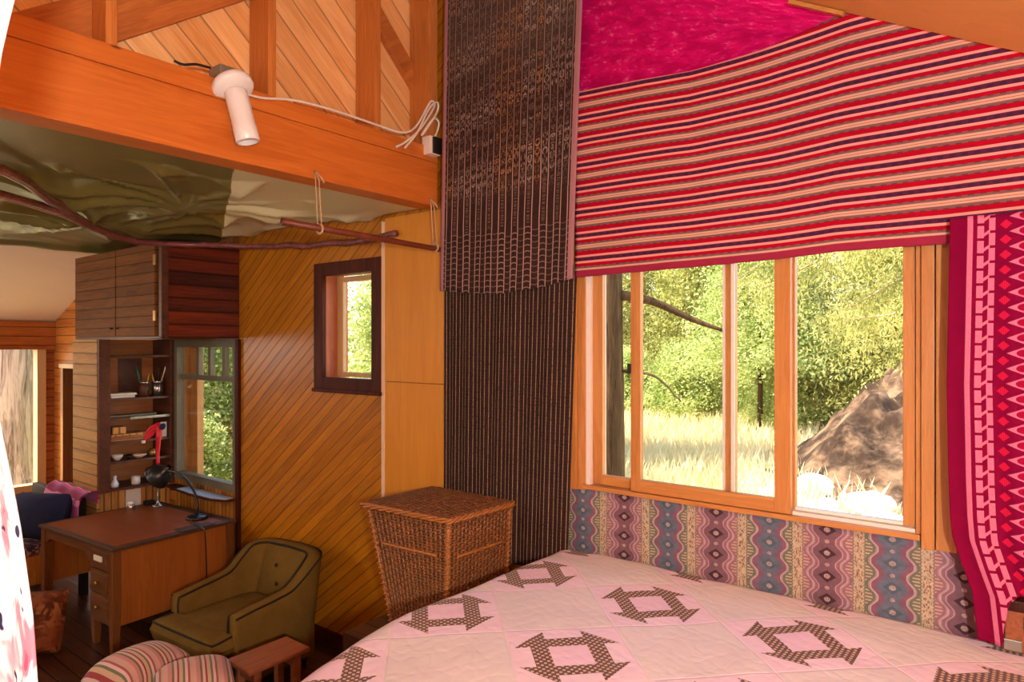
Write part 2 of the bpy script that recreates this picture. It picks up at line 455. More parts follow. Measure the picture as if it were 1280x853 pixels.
def f_stripe():
    s, t, z, o = xyz('UV')     # t 0 bottom .. 1 top
    n = vnoise(combine(s * 3, t * 2), 2, 2) - .5
    d = frac((1 - t) * 7.9 + n * .05 + .02)
    red, dk, lt, tp, cr = lin(166, 5, 34), lin(84, 34, 62), lin(236, 146, 136), lin(124, 84, 80), lin(206, 158, 136)
    c = C(red)
    for lo, hi, k in ((0, .09, lt), (.09, .25, dk), (.25, .34, lt), (.47, .56, tp), (.56, .635, cr), (.635, .65, red), (.65, .72, cr), (.72, .83, tp)):
        c = cmix(c, k, band(d, lo, hi))
    dash = frac(s * 60 + floor((1 - t) * 7.9) * .5) < .5
    c = cmix(c, lin(52, 30, 46), band(d, .13, .22) * dash * .6)
    c = cmix(c, lin(70, 30, 50), (band(d, .455, .495) + band(d, .8, .84)) * dash * .6)
    hem = t < .035
    c = cmix(c, lin(150, 40, 66), hem)
    f = vnoise(combine(s * 500, t * 500), 1, 1)
    return {'c': cscale(c, .85 + .3 * f), 'h': f + vsin((1 - t) * 7.9 * 6.28 * 3) * .3}
M['stripe'] = mat('striped_weave', f_stripe, rough=.9, spec=.1, bump=.25, bdist=.002)

def f_magenta():
    s, t, z, o = xyz('UV')
    n = vnoise(combine(s * 8, t * 14), 1, 4, .7, .4)
    sp = sstep(vnoise(combine(s * 16, t * 26), 1, 4, .75), .52, .68) * sstep(n, .42, .62)
    c = cmix(lin(170, 1, 78), lin(204, 8, 100), sstep(n, .35, .65)); c = cmix(c, lin(232, 96, 150), sp * .75)
    return {'c': c, 'h': vnoise(combine(s * 200, t * 200), 1, 1)}
M['magenta'] = mat('magenta_weave', f_magenta, rough=.9, spec=.1, bump=.2, bdist=.002)

def f_kat():
    s, t, z, o = xyz('UV')     # s metres from the leading edge, t metres up
    bg = cmix(lin(116, 0, 46), lin(128, 2, 54), vnoise(combine(s * 20, t * 20), 1, 3))
    pk = cmix(lin(200, 90, 124), lin(218, 122, 148), vnoise(combine(s * 200, t * 90), 1, 2))
    rd = lin(206, 26, 66)
    per = .0535; b = t / per; fb = frac(b)
    c = cmix(bg, pk, band(s, .058, .075))
    # key strip .085 - .143
    a = (s - .088) / .054; fb2 = frac(b + .5)
    curve = vsin((a - .5) * 3.1) * .25 + .5
    key = (a < .36) * (fb > .18) + (a > .64) * (fb2 > .18) + band(a, .3, .7) * (abs(fb - curve) < .11)
    c = cmix(c, pk, vmin(key, 1) * band(a, 0, 1))
    # red diamonds .155 - .187
    e = abs((s - .174) / .018); dm = (e + abs(fb2 - .5) * 3.2) < 1
    c = cmix(c, rd, dm * (.55 + .45 * (frac(s * 160) < .6)))
    # spear heads with hearts, mirrored either side of .262
    q = abs(s - .262); r = 1 - q / .078
    spear = (abs(fb - .5) < r * .62) * (r > 0)
    heart = ((r - .62) * (r - .62) * 9 + (fb - .5) * (fb - .5) * 11) < .62
    c = cmix(c, pk, spear); c = cmix(c, rd, heart * spear * (frac(b) > .1)); c = cmix(c, bg, heart * spear * .75)
    s2 = s - .35
    c2 = band(s2, .0, .012); c = cmix(c, pk, c2)
    return {'c': c, 'h': vnoise(combine(s * 300, t * 300), 1, 1)}
M['kat'] = mat('magenta_ikat', f_kat, rough=.9, spec=.1, bump=.2, bdist=.002)

def f_wave():
    s, t, z, o = xyz('UV')     # metres
    U = (s + 1.924) / .2425; cid = vround(U); d = abs(U - cid); blue = abs(frac(cid * .5 + .01) - .0) < .3
    wob = tri(t / .098 + .1)
    wob = sstep(wob, .1, .9)
    e = d + (wob - .5) * .11
    mo = abs(frac(t / .098 + .1) - .5)
    green, mauve, pinkl, purp, blu = lin(108, 114, 102), lin(138, 84, 108), lin(184, 156, 158), lin(122, 90, 100), lin(102, 108, 126)
    dk = lin(70, 46, 54)
    cream = lin(190, 174, 150)
    c = cmix(lin(152, 108, 122), green, blue)
    comb = (frac(t / .0135) < .5)
    c = cmix(c, lin(196, 168, 140), (e > .345) * comb * .8)
    c = cmix(c, lin(180, 150, 146), band(e, .29, .3))
    inner = cmix(lin(146, 108, 120), lin(132, 92, 110), blue)
    c = cmix(c, pinkl, band(e, .255, .285)); c = cmix(c, inner, e < .255)
    c = cmix(c, lin(196, 148, 160), band(e, .185, .2) * (1 - blue)); c = cmix(c, cmix(purp, blu, blue), e < .17)
    dia = (d * 3.4 + mo * 1.9) < .5
    c = cmix(c, cmix(dk, lin(84, 100, 112), blue), dia * .9)
    flower = vmin(((d * d * 60 + mo * mo * 14) < .16) + ((d * d * 90 + (mo - .5) * (mo - .5) * 22) < .14), 1) * (vnoise(combine(s * 260, t * 260), 1, 2) > .42)
    c = cmix(c, lin(196, 166, 160), flower * .75)
    c = cmix(c, cream, d > .415); 
    mot = vnoise(combine(abs(d - .5) * 30, t * 60, cid), 1.3, 2)
    c = cmix(c, lin(150, 88, 66), (d > .44) * sstep(mot, .5, .56) * .8); c = cmix(c, lin(96, 104, 86), (d > .44) * sstep(mot, .6, .64) * .8)
    c = cmix(c, lin(110, 104, 86), band(d, .4, .43) * comb * .7)
    n = vnoise(combine(s * 40, t * 40), 1, 3); f = vnoise(combine(s * 400, t * 400), 1, 1)
    return {'c': cscale(c, .44 + .6 * n + .28 * f), 'h': f}
M['wave'] = mat('wave_tapestry', f_wave, rough=.95, spec=.05, bump=.2, bdist=.002)

def f_floral():
    s, t, z, o = xyz('UV')
    n = vnoise(combine(s * 13, t * 22), 1, 3, .55, .8); n2 = vnoise(combine(s * 26 + 20, t * 40), 1, 2)
    c = cmix(lin(226, 222, 222), lin(222, 136, 154), sstep(n, .53, .6))
    c = cmix(c, lin(206, 90, 122), sstep(n, .64, .7)); c = cmix(c, lin(50, 44, 76), sstep(n2, .66, .68))
    c = cmix(c, lin(226, 222, 222), 1 - sstep(t, .56, .64))
    return {'c': c, 'h': n}
M['floral'] = mat('floral_cotton', f_floral, rough=.9, spec=.1, bump=.05, transl=.35)

def stripes(name, cols, per, ax=0, var=.15):
    def f():
        p = xyz(); v = p[ax]; o = p[3]
        n = vnoise(o, 6, 2) - .5
        d = frac((v + n * .008) / per); c = C(lin(*cols[0][1])); k = 0
        for w, col in cols:
            c = cmix(c, lin(*col), band(d, k, k + w)); k += w
        f = vnoise(o, 260, 1)
        return {'c': cscale(c, 1 - var + 2 * var * f), 'h': f}
    return mat(name, f, rough=.9, spec=.1, sheen=.2, bump=.3, bdist=.002)
M['cush'] = stripes('striped_cushion_cloth', [(.14, (190, 130, 120)), (.08, (120, 96, 70)), (.1, (206, 170, 160)), (.07, (150, 60, 60)), (.13, (196, 160, 130)), (.08, (110, 110, 80)), (.1, (214, 176, 170)), (.08, (168, 76, 84)), (.1, (186, 160, 128)), (.12, (206, 150, 144))], .125, 1)
M['serape'] = stripes('magenta_striped_cloth', [(.2, (150, 30, 100)), (.1, (214, 120, 170)), (.2, (140, 20, 70)), (.1, (120, 60, 120)), (.15, (196, 60, 130)), (.1, (226, 150, 180)), (.15, (150, 24, 60))], .16, 1)

def f_batik():
    x, y, z, o = xyz()
    n = vnoise(o, 9, 3, .6, 1.5)
    c = cmix(lin(84, 38, 16), lin(160, 98, 56), sstep(n, .42, .62)); c = cmix(c, lin(120, 56, 30), sstep(vnoise(o, 5, 2), .5, .6) * .6)
    return {'c': c, 'h': n}
M['batik'] = mat('brown_batik', f_batik, rough=.85, bump=.2)
def f_rug():
    x, y, z, o = xyz()
    n = vnoise(combine(x * 12, y * 30, z * 20), 1, 3, .6, 1)
    c = cmix(lin(52, 34, 44), lin(170, 120, 110), sstep(n, .48, .6)); c = cmix(c, lin(110, 40, 60), sstep(vnoise(o, 14, 2), .56, .6))
    return {'c': c, 'h': n}
M['throw'] = mat('patterned_throw', f_rug, rough=.9, bump=.2)
def f_wick():
    x, y, z, o = xyz()
    n = vnoise(o, 28, 3); st = vnoise(combine(x * 90, y * 90, z * 30), 1, 2)
    c = cmix(lin(66, 32, 14), lin(150, 92, 46), V.op('ADD', (n - .5) * 1.2 + .2, st * .5, clamp=True))
    return {'c': c, 'h': st}
M['wicker'] = mat('wicker_cane', f_wick, rough=.45, spec=.45, bump=.3, bdist=.002, coat=.15)
M['wickerl'] = plain('pale_cane', (168, 104, 50), var=.3, scale=60, rough=.4, spec=.45)
M['wickerm'] = plain('wicker_stake', (136, 84, 44), var=.35, scale=90, rough=.45, spec=.4)
M['wickerd'] = plain('wicker_gap', (56, 26, 10), var=.3, scale=60, rough=.7)

def glass():
    m = bpy.data.materials.new('window_glass'); m.use_nodes = True; nt = m.node_tree; nt.nodes.clear()
    o = nt.nodes.new('ShaderNodeOutputMaterial'); t = nt.nodes.new('ShaderNodeBsdfTransparent'); g = nt.nodes.new('ShaderNodeBsdfGlossy')
    g.inputs['Roughness'].default_value = .02; t.inputs[0].default_value = (.97, .98, .97, 1)
    lw = nt.nodes.new('ShaderNodeLayerWeight'); mr = nt.nodes.new('ShaderNodeMapRange'); nt.links.new(lw.outputs['Facing'], mr.inputs[0])
    mr.inputs[1].default_value = .3; mr.inputs[2].default_value = 1.0; mr.inputs[3].default_value = .02; mr.inputs[4].default_value = .3
    mx = nt.nodes.new('ShaderNodeMixShader'); nt.links.new(mr.outputs[0], mx.inputs[0])
    nt.links.new(t.outputs[0], mx.inputs[1]); nt.links.new(g.outputs[0], mx.inputs[2]); nt.links.new(mx.outputs[0], o.inputs[0])
    return m
M['glass'] = glass()

# ------------------------------------------------------------------ room shell
WY, WT = 3.1, .16            # face of the window wall, its thickness
BW = (-1.906, -.37, 1.445, 2.95)      # big window opening
SW = (-4.19, -3.61, 1.945, 2.71)    # small window opening
W2 = (-6.42, -5.42, .94, 2.232)       # desk window opening
DR = (-9.28, -8.62, 0, 1.91)
struct(wall_xz('wall_back', -5.36, 1.8, WY, WY + WT, 0, 5.0, [BW, SW], M['diag']))
struct(wall_xz('wall_back_desk', -6.5, -5.36, WY, WY + WT, 0, 4.2, [W2], M['wains']))
struct(wall_xz('wall_back_far', -9.6, -6.5, WY, WY + WT, 0, 3.7, [DR], M['sidingx']))
struct(wall_yz('wall_left', -3, WY, -9.76, -9.6, 0, 2.6, [(1.6, 2.96, .42, 2.132)], M['sidingy']))
struct(wall_yz('wall_right', -3, WY, 1.8, 1.95, 0, 5.0, [], M['ply']))
struct(wall_xz('wall_front', -9.6, 1.8, -3.15, -3, 0, 5.0, [], M['whitewall']))
struct(wall_yz('wall_sheathing', -3, WY, -3.2, -3.165, 3.12, 5.1, [], M['sheath']))
struct(MB().box(-9.6, 1.8, -3, WY, -.1, 0).build('floor', M['floor']))
struct(MB().box(-2.16, 1.8, -3, WY, .02, .6).box(-3.05, -2.16, 2.38, WY, .02, .6).build('floor_platform', M['floor']))
# ceiling over the bed falls to the east, the one over the low room falls to the west
b = MB(); z0, z1 = 3.2 + .55 * 3.15, 3.2 - .55 * 1.8
b.prism([(-3.2, z0 + .0275), (1.8, z1), (1.8, z1 + .12), (-3.2, z0 + .1475)], (-3, 2.985), 'y'); struct(b.build('ceiling', M['ceil']))
b = MB(); b.prism([(-9.6, 2.47), (-3.15, 2.47 + .385 * 6.45), (-3.15, 2.59 + .385 * 6.45), (-9.6, 2.59)], (-3, WY), 'y'); struct(b.build('ceiling_low_room', M['whitewall']))
b = MB()
b.obox((-.73, 2.972, 3.588), ((1, 0, -.55), (0, 1, 0), (.55, 0, 1)), (.12, .01, .008)); struct(b.build('trim_1', M['frameh']))
b = MB(); b.box(-5.375, -5.335, 3.07, 3.1, 0, 2.24); struct(b.build('trim_2', M['darkframe']))
b = MB(); b.box(-3.53, -3.5, 3.075, 3.1, .6, 3.03); struct(b.build('trim_3', M['pale']))
b = MB(); b.box(-5.335, -3.06, 3.075, 3.1, 0, .09); struct(b.build('baseboard_back', M['darkframe']))
# plywood panel in two sheets
p = thing('plywood_panel', 'plain honey coloured plywood panel beside the diagonal boards behind the wicker hamper', 'panel', (-3.2, 3.08, .6))
MB().box(-3.5, -2.9, 3.08, 3.0995, .6, 1.943).build('sheet', M['ply'], p, bevel=.002)
MB().box(-3.5, -2.9, 3.08, 3.0995, 1.947, 3.05).build('sheet', M['ply'], p, bevel=.002)

# big window (window_1)
w1 = struct(bpy.data.objects.new('window_1', None)); COL.objects.link(w1); w1.location = (-1.14, 3.1, 1.44); ORG['window_1'] = Vector(w1.location)
b = MB(); b.box(-2.01, -1.955, 3.06, 3.1, 1.42, 3.0, .003).box(-1.953, -1.906, 3.072, 3.1, 1.42, 3.0, .003); b.build('casing', M['frame'], w1)
b = MB(); b.box(-.366, -.322, 3.06, 3.1, 1.40, 3.0, .003); b.build('casing', M['frame'], w1)
b = MB(); b.box(-.318, -.25, 3.07, 3.1, 1.40, 3.0, .003); b.build('casing', M['frame'], w1)
b = MB(); b.box(-1.925, -.37, 3.056, 3.25, 1.43, 1.452, .004); b.build('window_sill', M['frameh'], w1)
b = MB(); b.box(-1.906, -1.882, 3.08, 3.25, 1.452, 2.95); b.build('jamb', M['track'], w1)
b = MB(); b.box(-.386, -.37, 3.085, 3.25, 1.452, 2.95); b.build('jamb', M['frame'], w1)
b = MB(); b.box(-1.89, -.386, 3.085, 3.25, 2.9, 2.95); b.build('head', M['frameh'], w1)
b = MB(); b.box(-.855, -.39, 3.09, 3.12, 1.452, 1.466); b.build('track', M['track'], w1)
def sash(x0, x1, y, sl, sr, zb, rail, m, mr, g=True):
    f = MB(); f.box(x0, x0 + sl, y, y + .035, zb, 2.9, .003).box(x1 - sr, x1, y, y + .035, zb, 2.9, .003)
    fo = f.build('sash', m, w1)
    MB().box(x0 + sl, x1 - sr, y + .002, y + .033, zb, zb + rail).build('rail', mr, fo)
    MB().box(x0 + sl, x1 - sr, y + .015, y + .019, zb + rail, 2.9).build('pane', M['glass'], fo)
sash(-1.882, -1.115, 3.108, .06, .055, 1.455, .05, M['frame'], M['frameh'])
sash(-1.636, -.857, 3.07, .054, .07, 1.455, .06, M['frame'], M['frameh'])
sash(-.86, -.39, 3.108, .012, .045, 1.47, .012, M['frame'], M['track'])
b = MB(); b.box(-1.172, -1.16, 3.1, 3.108, 1.5, 2.9); b.box(-1.132, -1.116, 3.1, 3.108, 1.5, 2.9); b.build('weather_strip', M['track'], w1)
b = MB(); b.box(-1.648, -1.632, 3.055, 3.075, 2.05, 2.1, .003); b.build('latch', M['black'], w1)

# small square window (window_2)
w2 = struct(bpy.data.objects.new('window_2', None)); COL.objects.link(w2); w2.location = (-3.94, 3.1, 1.85); ORG['window_2'] = Vector(w2.location)
b = MB(); b.box(-4.275, -4.17, 3.066, 3.1, 1.855, 2.795, .004).box(-3.625, -3.53, 3.066, 3.1, 1.855, 2.795, .004).box(-4.17, -3.625, 3.066, 3.1, 2.70, 2.795, .004).box(-4.17, -3.625, 3.066, 3.1, 1.855, 1.955, .004)
b.box(-4.28, -3.525, 3.05, 3.1, 1.845, 1.872, .004)
b.build('casing', M['darkframe'], w2)
b = MB(); b.box(-4.19, -4.17, 3.1, 3.3, 1.945, 2.71); b.build('reveal', M['reveal'], w2)
b = MB(); b.box(-3.627, -3.61, 3.1, 3.3, 1.945, 2.71); b.build('reveal', M['reveal'], w2)
f = MB(); f.box(-4.17, -4.10, 3.2, 3.23, 1.955, 2.7, .003).box(-3.66, -3.627, 3.2, 3.23, 1.955, 2.7, .003).box(-4.10, -3.66, 3.2, 3.23, 1.955, 1.99, .003).box(-4.10, -3.66, 3.2, 3.23, 2.66, 2.7, .003)
fo = f.build('sash', M['sash'], w2)
MB().box(-4.10, -3.66, 3.213, 3.217, 1.99, 2.66).build('pane', M['glass'], fo)

# desk window (window_3)
w3 = struct(bpy.data.objects.new('window_3', None)); COL.objects.link(w3); w3.location = (-5.92, 3.1, .94); ORG['window_3'] = Vector(w3.location)
b = MB(); b.box(-6.45, -6.40, 3.07, 3.14, .93, 2.235).box(-5.42, -5.385, 3.07, 3.14, .93, 2.235).box(-6.4, -5.42, 3.07, 3.14, 2.17, 2.235).box(-6.4, -5.42, 3.07, 3.14, .93, 1.0)
b.build('frame', M['greysash'], w3)
b = MB(); b.box(-6.4, -5.42, 3.1, 3.14, 1.87, 1.915); rl = b.build('transom', M['greysash'], w3)
for x in (-6.07, -5.86, -5.62): MB().box(x - .022, x + .022, 3.1, 3.14, 1.915, 2.17).build('muntin', M['greysash'], w3)
MB().box(-6.4, -5.42, 3.118, 3.122, 1.0, 1.87).build('pane', M['glass'], w3)
MB().box(-6.4, -5.42, 3.118, 3.122, 1.915, 2.17).build('pane', M['glass'], w3)
b = MB(); b.box(-6.40, -6.27, 3.2, 3.26, .94, 2.232); b.build('jamb', M['frame'], w3)
b = MB(); b.prism([(-6.42, 3.07), (-6.42, 2.98), (-5.9, 2.93), (-5.55, 2.935), (-5.385, 3.0), (-5.385, 3.07)], (.865, .885), 'z'); b.build('window_sill', M['darkframe'], w3)
bc = MB(); bc.prism([(-6.15, 3.068), (-6.15, 2.95), (-5.9, 2.94), (-5.55, 2.945), (-5.4, 3.0), (-5.4, 3.068)], (.886, .892), 'z')
tag(bc.build('sill_cloth', M['bluecloth'], recenter=True), 'pale blue cloth laid on the sill of the desk window', 'cloth')

# far window on the left wall (window_4) and the low doorway
w4 = struct(bpy.data.objects.new('window_4', None)); COL.objects.link(w4); w4.location = (-9.6, 2.3, .42); ORG['window_4'] = Vector(w4.location)
b = MB(); b.box(-9.7, -9.56, 2.91, 3.0, .42, 2.13).box(-9.7, -9.56, 1.56, 1.65, .42, 2.13).box(-9.7, -9.56, 1.65, 2.91, .42, .5)
b.build('window_frame', M['sash'], w4)
b = MB(); b.box(-9.62, -9.54, -3, 3.1, 2.135, 2.47); b.build('header', M['sidingy'], w4)
MB().box(-9.66, -9.655, 1.65, 2.91, .5, 2.13).build('pane', M['glass'], w4)
d1 = struct(bpy.data.objects.new('door_1', None)); COL.objects.link(d1); d1.location = (-8.95, 3.1, 0); ORG['door_1'] = Vector(d1.location)
b = MB(); b.box(-9.28, -9.2, 3.06, 3.2, 0, 1.91).box(-8.7, -8.62, 3.06, 3.2, 0, 1.91); b.build('door_frame', M['wains'], d1)
b = MB(); b.box(-9.3, -8.6, 3.05, 3.2, 1.91, 1.96); b.build('lintel', M['sash'], d1)
b = MB(); b.box(-9.2, -8.7, 3.2, 3.24, 0, 1.9); b.build('door_panel', M['reveal'], d1)
b = MB(); b.box(-9.2, -8.7, 3.17, 3.2, 1.02, 1.05); b.build('rail', M['darkframe'], d1)
# ------------------------------------------------------------------ beam, studs, braces
b = MB(); b.box(-3.13, -2.98, -3, 3.055, 3.06, 3.33, .006)
struct(b.build('ceiling_beam', M['beam']))
b = MB(); b.box(-3.16, -2.975, -3, 3.055, 3.331, 3.42, .005)
struct(b.build('beam_top_plate', M['beam']))
stl = ['upright timber stud on the beam closest to the camera, crossing the sloping brace', 'second upright timber stud, rising just behind the white cylinder lamp', 'third upright timber stud, between the two loops of white cable', 'last upright timber stud on the beam, against the dark woven hanging']
for y, lb in zip((1.168, 1.90, 2.575), stl):
    b = MB(); b.box(-3.155, -2.985, y - .022, y + .022, 3.421, 4.82, .003)
    tag(b.build('timber_stud', M['stud'], recenter=True), lb, 'stud', 'upright studs on the beam')
b = MB(); b.box(-3.155, -2.985, 2.985, 3.06, 3.421, 4.82, .003)
tag(b.build('timber_stud', M['stud'], recenter=True), stl[3], 'stud', 'upright studs on the beam')
def brace(y0, z0, y1, z1, w, lb):
    d = Vector((0, y1 - y0, z1 - z0)); L = d.length; d.normalize(); n = Vector((0, -d.z, d.y))
    b = MB(); c = Vector((-3.143, (y0 + y1) / 2, (z0 + z1) / 2)); b.obox(c, ((1, 0, 0), d, n), (.02, L / 2, w / 2))
    return tag(b.build('diagonal_brace', M['brace'], recenter=True, bevel=.003), lb, 'brace', 'diagonal braces over the studs')
brace(.74, 3.265, 2.25, 4.33, .2, 'wide timber brace sloping up behind the first upright stud')
brace(2.2, 4.66, 3.08, 3.80, .11, 'narrow timber brace running down beside the last upright stud')

# white cylinder spotlight
sp = thing('cylinder_spotlight', 'white cylinder spotlight on a round rose fixed to the timber beam', 'lamp', (-2.95, 1.67, 3.37))
ax = Vector((.55, .10, -.83)).normalized()
c0 = Vector((-2.955, 1.668, 3.405))
MB().lathe([(.03, 0), (.088, 0), (.094, .012), (.094, .03), (.086, .04), (.03, .046)], c0, ax, 32).build('rose', M['white'], sp)
a2 = Vector((.16, .17, -.98)).normalized(); c1 = c0 + ax * .04 + Vector((.01, 0, -.01))
MB().lathe([(.04, -.01), (.05, 0), (.052, .03), (.052, .16), (.054, .165), (.054, .23), (.05, .235), (.046, .235), (.046, .19), (.01, .185)], c1, a2, 28).build('shade', M['white'], sp)
MB().box(-3.03, -2.93, 1.60, 1.71, 3.424, 3.475, .008).build('junction_box', M['grey'], sp)
MB().tube(spline([(-2.96, 1.57, 3.45), (-2.95, 1.5, 3.44), (-2.96, 1.45, 3.425), (-2.965, 1.41, 3.43)]), .006).build('supply_wire', M['black'], sp)
b = MB()
b.tube(spline([(-2.94, 1.74, 3.375), (-2.95, 1.83, 3.385), (-2.965, 2.03, 3.432), (-2.965, 2.3, 3.445), (-2.965, 2.55, 3.442), (-2.945, 2.73, 3.44), (-2.94, 2.83, 3.50), (-2.94, 2.93, 3.65), (-2.94, 2.965, 3.69), (-2.94, 2.985, 3.66), (-2.94, 2.87, 3.50), (-2.94, 2.75, 3.39), (-2.95, 2.68, 3.345)]), .0065, 6)
b.tube(spline([(-2.93, 2.73, 3.345), (-2.93, 2.83, 3.46), (-2.93, 2.93, 3.63), (-2.93, 3.0, 3.69), (-2.93, 3.0, 3.63), (-2.93, 2.9, 3.49), (-2.93, 2.87, 3.46), (-2.935, 2.97, 3.58), (-2.935, 3.02, 3.57), (-2.935, 3.0, 3.5), (-2.94, 2.97, 3.45)]), .0065, 6)
tag(b.build('electric_cable', M['cable'], recenter=True), 'white electric cable strung past the studs and looped up by the last one', 'cable')
ob = thing('outlet_box', 'small square outlet box with a black front on the beam beside the woven hanging', 'outlet', (-2.94, 2.95, 3.42))
MB().box(-2.99, -2.92, 2.93, 3.02, 3.36, 3.47, .004).build('housing', M['track'], ob)
MB().box(-2.925, -2.905, 2.95, 3.02, 3.365, 3.465, .003).build('front_plate', M['black'], ob)

# hanging stick
tp = thing('hanging_stick', 'slim wooden stick hung level under the beam on two twine loops', 'stick', (-2.94, 2.5, 2.78))
MB().tube([(-2.93, 1.92, 2.80), (-2.932, 2.5, 2.793), (-2.93, 3.0, 2.785), (-2.93, 3.06, 2.783)], [.019, .018, .016, .015], 8).build('rod', M['stick'], tp)
for y in (2.14, 2.985):
    zt = 3.085
    r = MB(); r.tube([(-2.948, y, 2.79), (-2.965, y - .003, zt - .02), (-2.972, y, zt + .012)], .0035, 6); r.tube([(-2.915, y, 2.79), (-2.955, y + .012, zt - .03), (-2.968, y + .005, zt)], .0035, 6)
    r.tube([(-2.93 + .024 * math.cos(q), y, 2.793 + .024 * math.sin(q)) for q in [k * PI / 6 for k in range(13)]], .006, 6, False)
    r.tube([(-2.972, y, zt + .01), (-2.955, y + .03, zt - .02), (-2.95, y + .04, zt - .045)], .005, 6)
    r.build('twine_loop', M['rope'], tp)
    MB().tube([(-2.985, y, zt + .012), (-2.96, y, zt + .014)], .004, 6).build('nail', M['grey'], tp)

# ------------------------------------------------------------------ parachute cloth ceiling and the branch
def tz(u, v):
    x = -7.0 + 3.9 * u; y = -.15 + 3.2 * v
    z = 3.075 - .05 * math.sin(PI * min(1, max(0, (u - .05) * 1.1))) * math.sin(PI * v)
    ed = min(1, u / .04)
    p = Vector((x, y, 0))
    f1 = noise.noise(Vector((x * .9 + y * .5, y * 1.2 - x * .4, 3)))
    # folds gathered towards two tie points
    for gx, gy, amp, nr in ((-5.15, 2.0, .09, 9), (-4.15, 2.05, .09, 11), (-3.3, 1.0, .06, 7), (-3.5, 2.95, .05, 8)):
        dx, dy = x - gx, y - gy; d = math.hypot(dx, dy); a = math.atan2(dy, dx)
        fall = math.exp(-d * 1.4) * (1 - math.exp(-(d * 2.6) ** 2))
        z += amp * fall * (abs(math.sin(a * nr / 2 + f1 * .8)) ** .7 * 2 - 1.25)
        z -= .04 * math.exp(-d * d * 12)
    z += .035 * noise.noise(Vector((x * 1.4, y * 1.4, 1))) + .018 * abs(noise.noise(Vector((x * 4 + y * 1.5, y * 2.2, 5))))
    r = (x + y * .8) * 3.2 + f1 * 2.5
    z += .02 * (abs(math.sin(r)) ** .4)
    if u > .8: z = min(z, 3.068)
    if u > .93: z = z + (3.065 - z) * min(1, (u - .93) / .06)
    z = min(z, 3.2)
    if v > .985: z = min(z, 3.1)
    z -= .05 * max(0, 1 - u / .025)
    return (x, y, z)
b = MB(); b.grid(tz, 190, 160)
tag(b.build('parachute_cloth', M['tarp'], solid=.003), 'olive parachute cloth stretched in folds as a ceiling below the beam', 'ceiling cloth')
br = thing('curved_branch', 'long reddish curved branch with a forked end running under the olive cloth', 'branch', (-5.2, 2.6, 2.95))
p1 = spline([(-3.55, .72, 3.0), (-3.85, 1.08, 3.0), (-4.3, 1.38, 2.985), (-4.75, 1.68, 2.98), (-5.12, 1.98, 2.97), (-5.3, 2.3, 2.97), (-5.25, 2.62, 2.98), (-5.0, 2.84, 2.975), (-4.5, 2.97, 2.94), (-4.0, 3.03, 2.92), (-3.62, 3.045, 2.91), (-3.36, 3.045, 2.925)], 6)
MB().tube([Vector(p) + Vector((noise.noise(Vector(p) * 6) * .018, noise.noise(Vector(p) * 6 + Vector((5, 0, 0))) * .012, noise.noise(Vector(p) * 6 + Vector((9, 0, 0))) * .016)) for p in p1], [.026 + .006 * noise.noise(Vector(p) * 5) - .005 * i / len(p1) for i, p in enumerate(p1)], 10).build('stem', M['branch'], br)
p2 = spline([(-3.85, .72, 2.93), (-4.05, 1.02, 2.945), (-4.3, 1.28, 2.96), (-4.55, 1.53, 2.965), (-4.85, 1.74, 2.97)], 6)
MB().tube(p2, [.024 + .004 * noise.noise(Vector(p) * 6) for p in p2], 10).build('fork', M['branch'], br)

# ------------------------------------------------------------------ hangings
def cloth(name, m, label, fn, uvf, nu, nv, cat='textile', grp=None, solid=.004):
    b = MB(); b.grid(fn, nu, nv, uvf=uvf)
    o = b.build(name, m, solid=solid); tag(o, label, cat, grp); return o
def fk(u, v):
    zt = 4.42; zb = interp([(0, 2.525), (.25, 2.5), (.5, 2.485), (.8, 2.51), (1, 2.545)], u)
    z = zt + (zb - zt) * v
    x0 = interp([(0, -2.86), (1, -2.905)], v); x1 = interp([(0, -1.86), (1, -1.937)], v)
    x = x0 + (x1 - x0) * u
    return (x, 2.995 + .006 * math.sin(u * 23 + v * 2) * v + .008 * math.sin(u * 9), z)
cloth('ikat_hanging', M['ikat'], 'long dark ikat hanging with pale ladder columns, over the corner by the window', fk, lambda u, v: (u, 4.3 - fk(u, v)[2]), 60, 60, 'wall hanging')
def fpn(u, v):
    z = 2.62 + (.95 - 2.62) * v
    x0 = interp([(0, -2.895), (1, -2.905)], v); x1 = interp([(0, -1.935), (1, -2.0)], v)
    return (x0 + (x1 - x0) * u, 3.03 + .006 * math.sin(u * 20 + v) + .005 * math.sin(u * 51), z)
cloth('pinstripe_hanging', M['pin'], 'black hanging with fine pale pinstripes, below the dark ikat hanging', fpn, lambda u, v: (u, v * 1.67), 60, 30, 'wall hanging')
def fst(u, v):
    x = -1.935 + 2.3 * u
    zt = interp([(-1.98, 3.53), (-1.3, 3.485), (-.95, 3.5), (-.63, 3.555), (-.35, 3.41), (-.05, 3.245), (.4, 3.0)], x)
    zb = interp([(-1.98, 2.55), (-1.27, 2.556), (-.9, 2.566), (-.67, 2.58), (-.285, 2.576), (-.05, 2.58), (.4, 2.585)], x)
    zf = interp([(-1.98, 3.53), (-1.3, 3.49), (-.95, 3.5), (-.63, 3.52), (.4, 3.52)], x)
    t = 1 - v; z = zb + (zt - zb) * t
    return (x, 3.022 + .012 * math.sin(x * 5 + z * 2) - .015 * (1 - t) + .004 * noise.noise(Vector((x * 6, z * 6, 0))), z)
def fstuv(u, v):
    x, y, z = fst(u, v)
    zf = interp([(-1.98, 3.53), (-1.3, 3.49), (-.95, 3.5), (-.63, 3.515), (.4, 3.515)], x); zb = interp([(-1.98, 2.55), (-1.27, 2.556), (-.9, 2.566), (-.67, 2.58), (-.285, 2.576), (.4, 2.585)], x)
    return (u, (z - zb) / (zf - zb))
